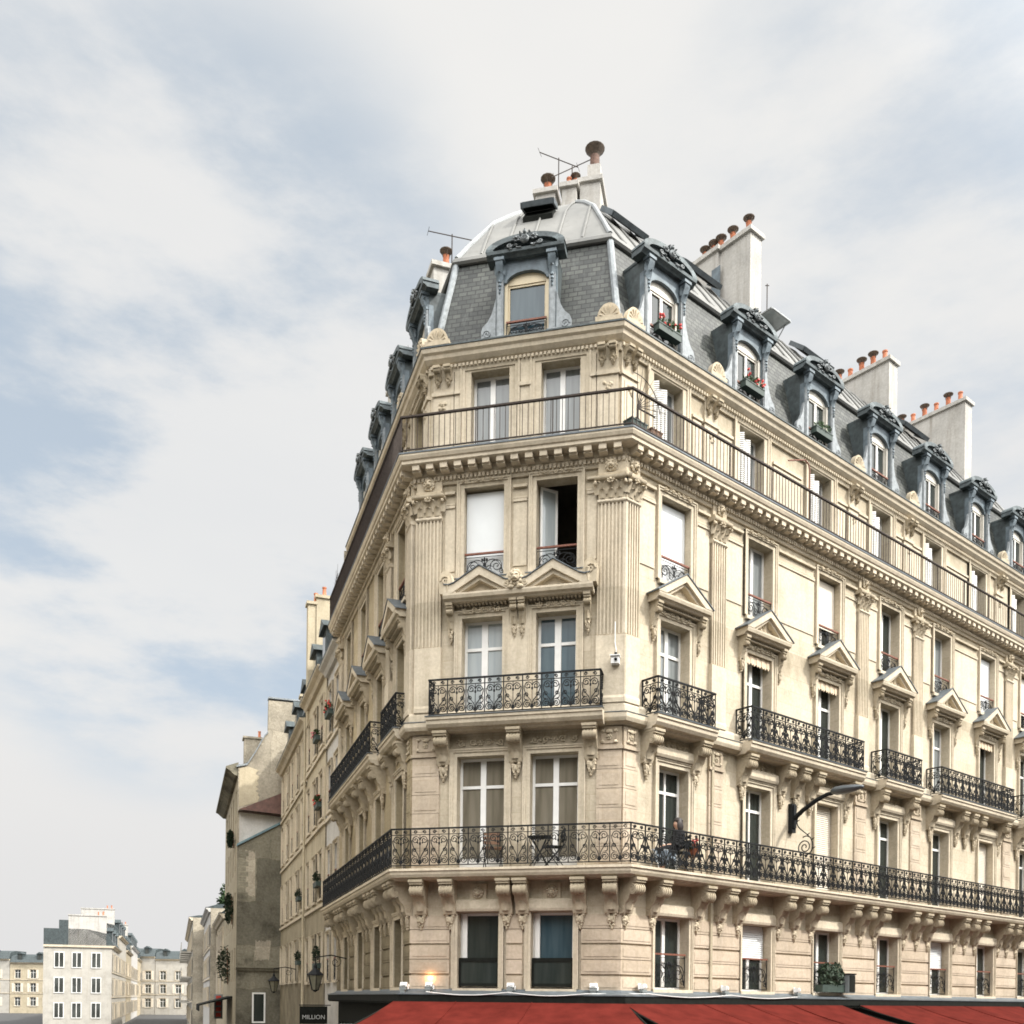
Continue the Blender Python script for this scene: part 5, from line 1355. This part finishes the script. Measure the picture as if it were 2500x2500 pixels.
# street face of the gable house
hb = wthing('street_facade', None, None, 'H', 0, 0, 0); hb.parent = g
hb.matrix_world = Matrix.Identity(4)
hb.rotation_euler = (0, 0, FR['H']['a']-FR['G']['a']); hb.location = (0, 0, 0)
ops = [(-2.2-i*2.4, -1.3-i*2.4, z, z+1.8) for i in range(5) for z in (4.8, 7.8, 10.7, 13.3)]
sub('facade_wall', wallmesh(-13.5, -.02, 0, 16, ops, .2), 'tan_plaster', hb)
mb = MB()
for o in ops: mb.quad((o[0], -.18, o[2]), (o[1], -.18, o[2]), (o[1], -.18, o[3]), (o[0], -.18, o[3]))
sub('panes', mb, 'glass_far', hb)
mb = MB(); mb.ext_s([(-.01, 15.6), (.15, 15.6), (.5, 15.9), (.62, 15.95), (.62, 16.05), (-.01, 16.3)], -13.6, -.05); sub('eaves', mb, 'party_dark', hb)
mb = MB(); mb.ext_s([(.60, 16.055), (.60, 16.075), (0, 16.12), (-.9, 16.7), (-1.5, 17.7), (-6, 19.4), (-6, 16.055)], -13.5, -.45); sub('roof', mb, 'lead_dark', hb)
# creepers on that street face
for s, z, r, lab in ((-3.5, 8.9, (.7, .25, .9), 'dark creeper clinging high on the shaded street face of the gable house'), (-7.5, 5.9, (1.5, .45, 1.2), 'broad dark creeper above the shop awning beyond the gable house'), (-2.4, 12.6, (.35, .18, .5), 'smallest tuft of creeper just under the eaves of the gable house')):
    t = wthing('creeper', lab, 'climbing plant', 'H', s, .15, z, 'creepers on the gable house')
    mb = MB(); mb.tube([(0, -.08, -r[2]), (.1, -.05, 0), (-.1, -.05, r[2]*.8)], .04, 5); sub('stem', mb, 'wood_brown', t)
    mb = MB(); foliage(mb, (0, .1, 0), r, 520, .09); sub('foliage', mb, 'leaf_dark', t)
t = wthing('shop_awning', 'dark shop canopy projecting beyond the gable house', 'awning', 'H', -6.5, 0, 4.0)
mb = MB(); mb.ext_s([(.0, 0), (1.8, -.5), (1.8, -.85), (1.75, -.85), (1.75, -.55), (0, -.1)], -3.2, 3.2); sub('canvas', mb, 'dark_canvas', t)
t = wthing('shop_sign', 'narrow vertical red sign on the far shaded facade', 'sign', 'H', -9.5, .5, 2.6)
mb = MB(); mb.box(-.05, .05, -.25, .25, 0, 1.5); sub('panel', mb, 'plastic_grey', t); mb = MB()
for i in range(4): mb.box(.05, .062, -.15, .15, .12+i*.35, .36+i*.35)
sub('symbols', mb, 'sign_red', t)
# hanging lanterns and the shop sign in the shaded street
def lantern(f, s, label):
    t = wthing('wall_lantern', label, 'lantern', f, s, 0, 5.15, 'hanging lanterns along the shaded street')
    mb = MB(); mb.tube([(0, 0, .1), (0, .5, .2), (0, 1.0, .12), (0, 1.0, -.1)], .022, 5); mb.tube([(0, x, z) for x, z in spiral(.35, -.02, .2, .03, PI/2, 1.4, 14)], .014, 4); sub('bracket', mb, 'iron', t)
    mb = MB(); mb.lathe([(.02, -.1), (.06, -.16), (.05, -.22), (.17, -.34), (.26, -.42), (.27, -.45)], (0, 1.0, 0), 8); mb.lathe([(.10, -.92), (.06, -.97), (.0, -1.0)], (0, 1.0, 0), 6)
    for i in range(6):
        a = 2*PI*i/6; mb.tube([(.25*math.cos(a), 1+.25*math.sin(a), -.44), (.11*math.cos(a), 1+.11*math.sin(a), -.94)], .014, 4)
    sub('cage', mb, 'iron', t)
    mb = MB(); mb.lathe([(.23, -.46), (.10, -.92)], (0, 1.0, 0), 6); sub('lantern_pane', mb, 'lantern_glass', t)
lantern('L', -9.25, 'nearer iron lantern hanging beside the cream street facades'); lantern('L', -23.3, 'farther iron lantern hanging before the dark gable annex')
t = wthing('shop_sign', 'dark projecting shop sign with pale lettering in the shaded street', 'sign', 'L', -12.5, .12, 3.05)
mb = MB(); mb.box(-.05, .05, .02, .98, 0, .62); sub('panel', mb, 'dark_canvas', t)
mb = MB(); mb.tube([(0, -.1, .66), (0, 1.0, .66)], .02, 5); sub('bracket', mb, 'iron', t)
tx = bpy.data.curves.new('lettering', 'FONT'); tx.body = 'MILLION'; tx.size = .21; tx.align_x = 'CENTER'; tx.extrude = .004; tx.materials.append(MATS['sign_letters'])
tmp = bpy.data.objects.new('lettering', tx); C.objects.link(tmp); bpy.context.view_layer.update()
lm = bpy.data.meshes.new_from_object(tmp); bpy.data.objects.remove(tmp); lm.materials.clear(); lm.materials.append(MATS['sign_letters'])
to = link('lettering', lm, t, (.056, -.5, .17)); to.rotation_euler = (PI/2, 0, PI/2)

# ------------------------------------------------------------------ far end of the street and the other side of it
house('far_house', 'low dark house just past the gable house', 'H', -26, -13.6, 0, 9.4, 'tan_plaster', (4.2, 6.9), 4, 1.0, 1.6, .9, 'houses at the far end of the street', railing=False)
house('far_house', 'pale far house with a green roof terrace', 'H', -44, -26.1, .5, 10.8, 'white_plaster', (3.2, 5.6, 8.0), 6, 1.1, 1.4, .4, 'houses at the far end of the street', railing=False)
fb = house('balcony_block', 'white modern block with stacked balconies at the street end', 'H', -84, -44.5, 1.5, 11.4, 'far_plaster', (1.2, 3.7, 6.2, 8.7), 11, 1.5, 1.4, .3, None, railing=False)
for z in (3.4, 5.9, 8.4):
    for x in range(-17, 18, 6):
        mb = MB(); mb.box(x-1.6, x+1.6, 0, 1.0, z-.15, z); mb.box(x-1.6, x+1.6, .95, 1.0, z, z+.9); o_ = sub('balcony', mb, 'far_plaster', fb)
house('far_house', 'cream far house beyond the white balcony block', 'H', -118, -84.5, .5, 11.0, 'cream_plaster', (3.4, 6.0, 8.4), 9, 1.1, 1.5, 1.6, 'houses at the far end of the street', railing=False, chim=[(-8, -7.3, -4, -.5, 14.0), (9, 9.7, -4, -.5, 14)])
for s, n, z, r, lab in ((-28, -1.2, 11.9, (1.2, 1.0, 1.2), 'round green shrub on the roof terrace of the pale far house'), (-33, -1.0, 11.8, (1.0, .8, .9), 'smaller terrace shrub beside the round one')):
    t = wthing('terrace_shrub', lab, 'shrub', 'H', s, n, z-.9, 'shrubs on the far roof terrace'); mb = MB(); mb.tube([(0, 0, 0), (0, 0, .8)], .06, 5); sub('stem', mb, 'wood_brown', t); mb = MB(); foliage(mb, (0, 0, 1.0), r, 260, .2); sub('foliage', mb, 'leaf_green', t)
FR['S'] = mkframe(tuple(P('H', -66, 9.8, 0))[:2], uL)
specs = [(0, 15, 9.5, 'far_plaster', 4, 'cream house with a blank end wall on the opposite side of the street'), (15.1, 34, 11.5, 'far_plaster', 5, 'grey plastered house on the opposite side of the street'), (34.1, 52, 10.5, 'tan_plaster', 5, 'tan house on the opposite side of the street'), (52.1, 80, 12, 'white_plaster', 7, 'white house on the opposite side of the street'), (80.1, 110, 11, 'cream_plaster', 7, 'most distant cream house on the opposite side of the street')]
for a, b, h, m, c, lab in specs:
    hs_ = house('far_house', lab, 'S', a, b, 0, h, m, (1.2, 4.0, 6.8), c, 1.1, 1.8, 1.8, 'houses on the opposite side of the street', railing=False, dorm=c-1, chim=[(-(b-a)/2, -(b-a)/2+.6, -4.5, -.6, h+3.4)])
    if a == 0:
        x = -(b-a)/2
        mb = MB(); mb.box(x-.02, x, -7, 0, 0, h-.01); sub('end_wall', mb, 'far_plaster', hs_)
        for z in (1.4, 4.2, 7.0):
            for q in (-5.4, -3.6, -1.6):
                mb = MB(); mb.box(x-.09, x-.021, q-.52, q+.52, z-.06, z+1.7); wn = sub('window', mb, 'white_paint', hs_)
                for q2 in (-.24, .24):
                    mb = MB(); mb.box(x-.10, x-.091, q+q2-.2, q+q2+.2, z+.04, z+1.62); sub('pane', mb, 'glass_far', wn)
        mb = MB(); mb.box(x-.16, x-.021, -7, .1, h-.25, h-.02); sub('cornice', mb, 'trim_stone', hs_)
FR['O'] = mkframe(tuple(P('L', 3, 14.5, 0))[:2], uL)
house('town_house', 'tall cream town house facing the shaded facade across the street', 'O', 0, 36, 0, 20.5, 'cream_plaster', (4.6, 7.8, 10.9, 13.9), 10, 1.0, 1.9, 3.0, railing=False)
FR['Q'] = mkframe(tuple(P('R', 44, 18, 0))[:2], (-FR['R']['u'][0], -FR['R']['u'][1]))
house('town_house', 'long grey town house facing the sunlit facade across its street', 'Q', 0, 42, 0, 17.0, 'far_plaster', (4.6, 7.8, 10.9, 13.9), 11, 1.0, 1.9, 2.2, railing=False)
FR['V'] = mkframe((34, -13), (-1, 0))
for a, b, h, m, k_, lab in ((0, 22, 18.5, 'cream_plaster', 6, 'cream town house across the square, opposite the sunlit corner'), (22.1, 40, 16.5, 'white_plaster', 5, 'white town house across the square, facing the corner front'), (40.1, 66, 19, 'cream_plaster', 7, 'tall cream town house across the square, facing the street mouth')):
    house('town_house', lab, 'V', a, b, 0, h, m, (4.6, 7.8, 10.9, 13.9), k_, 1.1, 1.9, 2.6, railing=False)
# houses closing the street at its end
FR['E'] = mkframe((-104, 205), (1, 0))
for i, (a, b, h, m, lab) in enumerate(((-26, -.1, 11.2, 'far_plaster', 'grey house at the far left end of the closing row'), (0, 16, 10.5, 'cream_plaster', 'cream house closing the view at the street end'), (16.1, 30, 12, 'far_plaster', 'tall grey house closing the view at the street end'), (30.1, 46, 11.5, 'far_plaster', 'pale grey house closing the view right at the street mouth'))):
    house('far_house', lab, 'E', a, b, 0, h, m, (1.5, 4.4, 7.2), 5, 1.2, 1.8, 1.8, 'houses closing the street end', railing=False, dorm=4, chim=[(-1, -.2, -4, -.6, h+4)])


# ------------------------------------------------------------------ ground, road, pavement
mb = MB(); mb.quad((-900, -900, 0), (900, -900, 0), (900, 900, 0), (-900, 900, 0)); struct('ground', mb.mesh('ground', 'asphalt'))
def slabs(f, s0, s1, n0, n1): 
    mb = MB(); mb.box(s0, s1, n0, n1, 0, .14); return mb.mesh('pavement', 'pave_stone')
o_ = struct('pavement', slabs('F', -2, W+2, 0, 4.0), P('F', 0, 0, 0), FR['F']['a']); 
struct('pavement', slabs('R', 0, REND, 0.02, 4.0), P('R', 0, 0, -.004), FR['R']['a']); struct('pavement', slabs('L', -140, 0, 0.02, 2.2), P('L', 0, 0, -.008), FR['L']['a'])
mb = MB()
for i in range(9): mb.quad((i*3.2, 6.3, .004), (i*3.2+1.6, 6.3, .004), (i*3.2+1.6, 6.42, .004), (i*3.2, 6.42, .004))
struct('road_marking', mb.mesh('road_marking', 'white_paint'), P('R', -4, 0, 0), FR['R']['a'])

# ------------------------------------------------------------------ camera, sky, sun
cam = bpy.data.cameras.new('camera'); co = bpy.data.objects.new('camera', cam); C.objects.link(co)
cam.sensor_width = 36; cam.lens = 36*2417/2500; cam.shift_y = (2439-1250)/2500; cam.clip_end = 3000; cam.clip_start = .5
co.matrix_world = Matrix.Translation((0, 0, 4.0)) @ Matrix.Rotation(PI/2, 4, 'X') @ Matrix.Rotation(.0105, 4, 'Z')
sc.camera = co
SUN_AZ, SUN_EL = R(110), R(46)
sd = Vector((math.sin(SUN_AZ)*math.cos(SUN_EL), math.cos(SUN_AZ)*math.cos(SUN_EL), math.sin(SUN_EL)))
L = bpy.data.lights.new('sun', 'SUN'); L.energy = 5.0; L.angle = R(2); L.color = (1, .962, .89)
so = bpy.data.objects.new('sun', L); C.objects.link(so); so.rotation_euler = sd.to_track_quat('Z', 'Y').to_euler(); so.location = (20, -10, 40)
w = bpy.data.worlds.new('World'); sc.world = w; w.use_nodes = True; nt = w.node_tree
for n in list(nt.nodes): nt.nodes.remove(n)
out = N(nt, 'ShaderNodeOutputWorld')
sky = N(nt, 'ShaderNodeTexSky'); sky.sky_type = 'NISHITA'; sky.sun_disc = False; sky.sun_elevation = SUN_EL; sky.sun_rotation = SUN_AZ; sky.air_density = 1; sky.dust_density = 1.2
bg1 = N(nt, 'ShaderNodeBackground'); bg1.inputs['Strength'].default_value = .15; nt.links.new(sky.outputs[0], bg1.inputs[0])
tc = N(nt, 'ShaderNodeTexCoord'); D = tc.outputs['Generated']
def vdot(v, name='DOT_PRODUCT'):
    n = N(nt, 'ShaderNodeVectorMath', operation='DOT_PRODUCT'); nt.links.new(D, n.inputs[0]); n.inputs[1].default_value = v; return n.outputs['Value']
def mrange(x, a, b, c, d):
    n = N(nt, 'ShaderNodeMapRange'); n.interpolation_type = 'SMOOTHSTEP'; nt.links.new(x, n.inputs[0])
    for i, v in enumerate((a, b, c, d)): n.inputs[i+1].default_value = v
    return n.outputs[0]
def mth(op, a, b):
    n = N(nt, 'ShaderNodeMath', operation=op)
    for i, v in enumerate((a, b)):
        if hasattr(v, 'is_linked'): nt.links.new(v, n.inputs[i])
        else: n.inputs[i].default_value = v
    return n.outputs[0]
mpn = N(nt, 'ShaderNodeMapping'); mpn.inputs['Rotation'].default_value = (0, R(28), 0); mpn.inputs['Scale'].default_value = (1.0, 1.0, 2.6); mpn.inputs['Location'].default_value = (.35, .1, .2)
nt.links.new(D, mpn.inputs['Vector']); mp = mpn.outputs[0]
c1 = noise(nt, mp, 2.6, 9, .58); c2 = noise(nt, mp, 1.0, 3, .5)
def dirv(px, py):
    v = Vector(((px-1250)/2417, 1, (2439-py)/2417)); return v.normalized()
g1 = mrange(vdot(dirv(460, 1030)), .94, .995, 0, 1.0); g2 = mrange(vdot(dirv(2300, 560)), .955, .999, 0, .62); g0 = mrange(vdot(dirv(420, 1420)), .97, .9995, 0, .55)
gap = mth('ADD', mth('ADD', g1, g2), g0)
nz = mth('ADD', mth('MULTIPLY', c1, 1.5), mth('MULTIPLY', c2, .5))
clear = mth('MULTIPLY', mrange(nz, .84, 1.24, 1, .12), gap)
clear = mrange(clear, 0, .9, 0, 1)
cloud = mth('SUBTRACT', 1.0, mth('MULTIPLY', clear, .30))
back = mrange(vdot((0, -1, 0)), -.35, .6, 0, 1)
skyline = mrange(vdot((0, 0, 1)), .12, .6, 0, 1)     # fill added to the unseen sky high behind the viewer, dimmed low down
dim = mth('SUBTRACT', 1.0, mth('MULTIPLY', mth('MULTIPLY', mrange(vdot((-.35, -1, 0)), -.15, .35, 0, 1), mth('SUBTRACT', 1.0, skyline)), .72))
glow = mrange(vdot(tuple(sd)), .45, 1.0, 0, 2.6)      # thin cloud lit up around the sun
tone = noise(nt, mp, 1.7, 6, .55)
rc = ramp(nt, [(.3, (.83, .828, .825)), (.6, (.885, .876, .855))]); nt.links.new(tone, rc.inputs[0])
hz = mrange(vdot((0, 0, 1)), .0, .35, 0, 1)
low = mixc(nt, (.77, .765, .765), rc.outputs[0], hz)
low = mixc(nt, low, (.60, .70, .78), mth('MULTIPLY', clear, .8))
bg2 = N(nt, 'ShaderNodeBackground'); nt.links.new(low, bg2.inputs[0])
nt.links.new(mth('MULTIPLY', dim, mth('ADD', mth('ADD', 1.0, glow), mth('MULTIPLY', mth('MULTIPLY', back, skyline), 4.7))), bg2.inputs['Strength'])
mx = N(nt, 'ShaderNodeMixShader'); nt.links.new(cloud, mx.inputs[0]); nt.links.new(bg1.outputs[0], mx.inputs[1]); nt.links.new(bg2.outputs[0], mx.inputs[2])
nt.links.new(mx.outputs[0], out.inputs[0])
sc.view_settings.view_transform = 'Standard'; sc.view_settings.look = 'None'; sc.view_settings.exposure = 0; sc.view_settings.gamma = 1
sc.cycles.filter_width = 1.75; sc.cycles.max_bounces = 6; sc.cycles.diffuse_bounces = 4
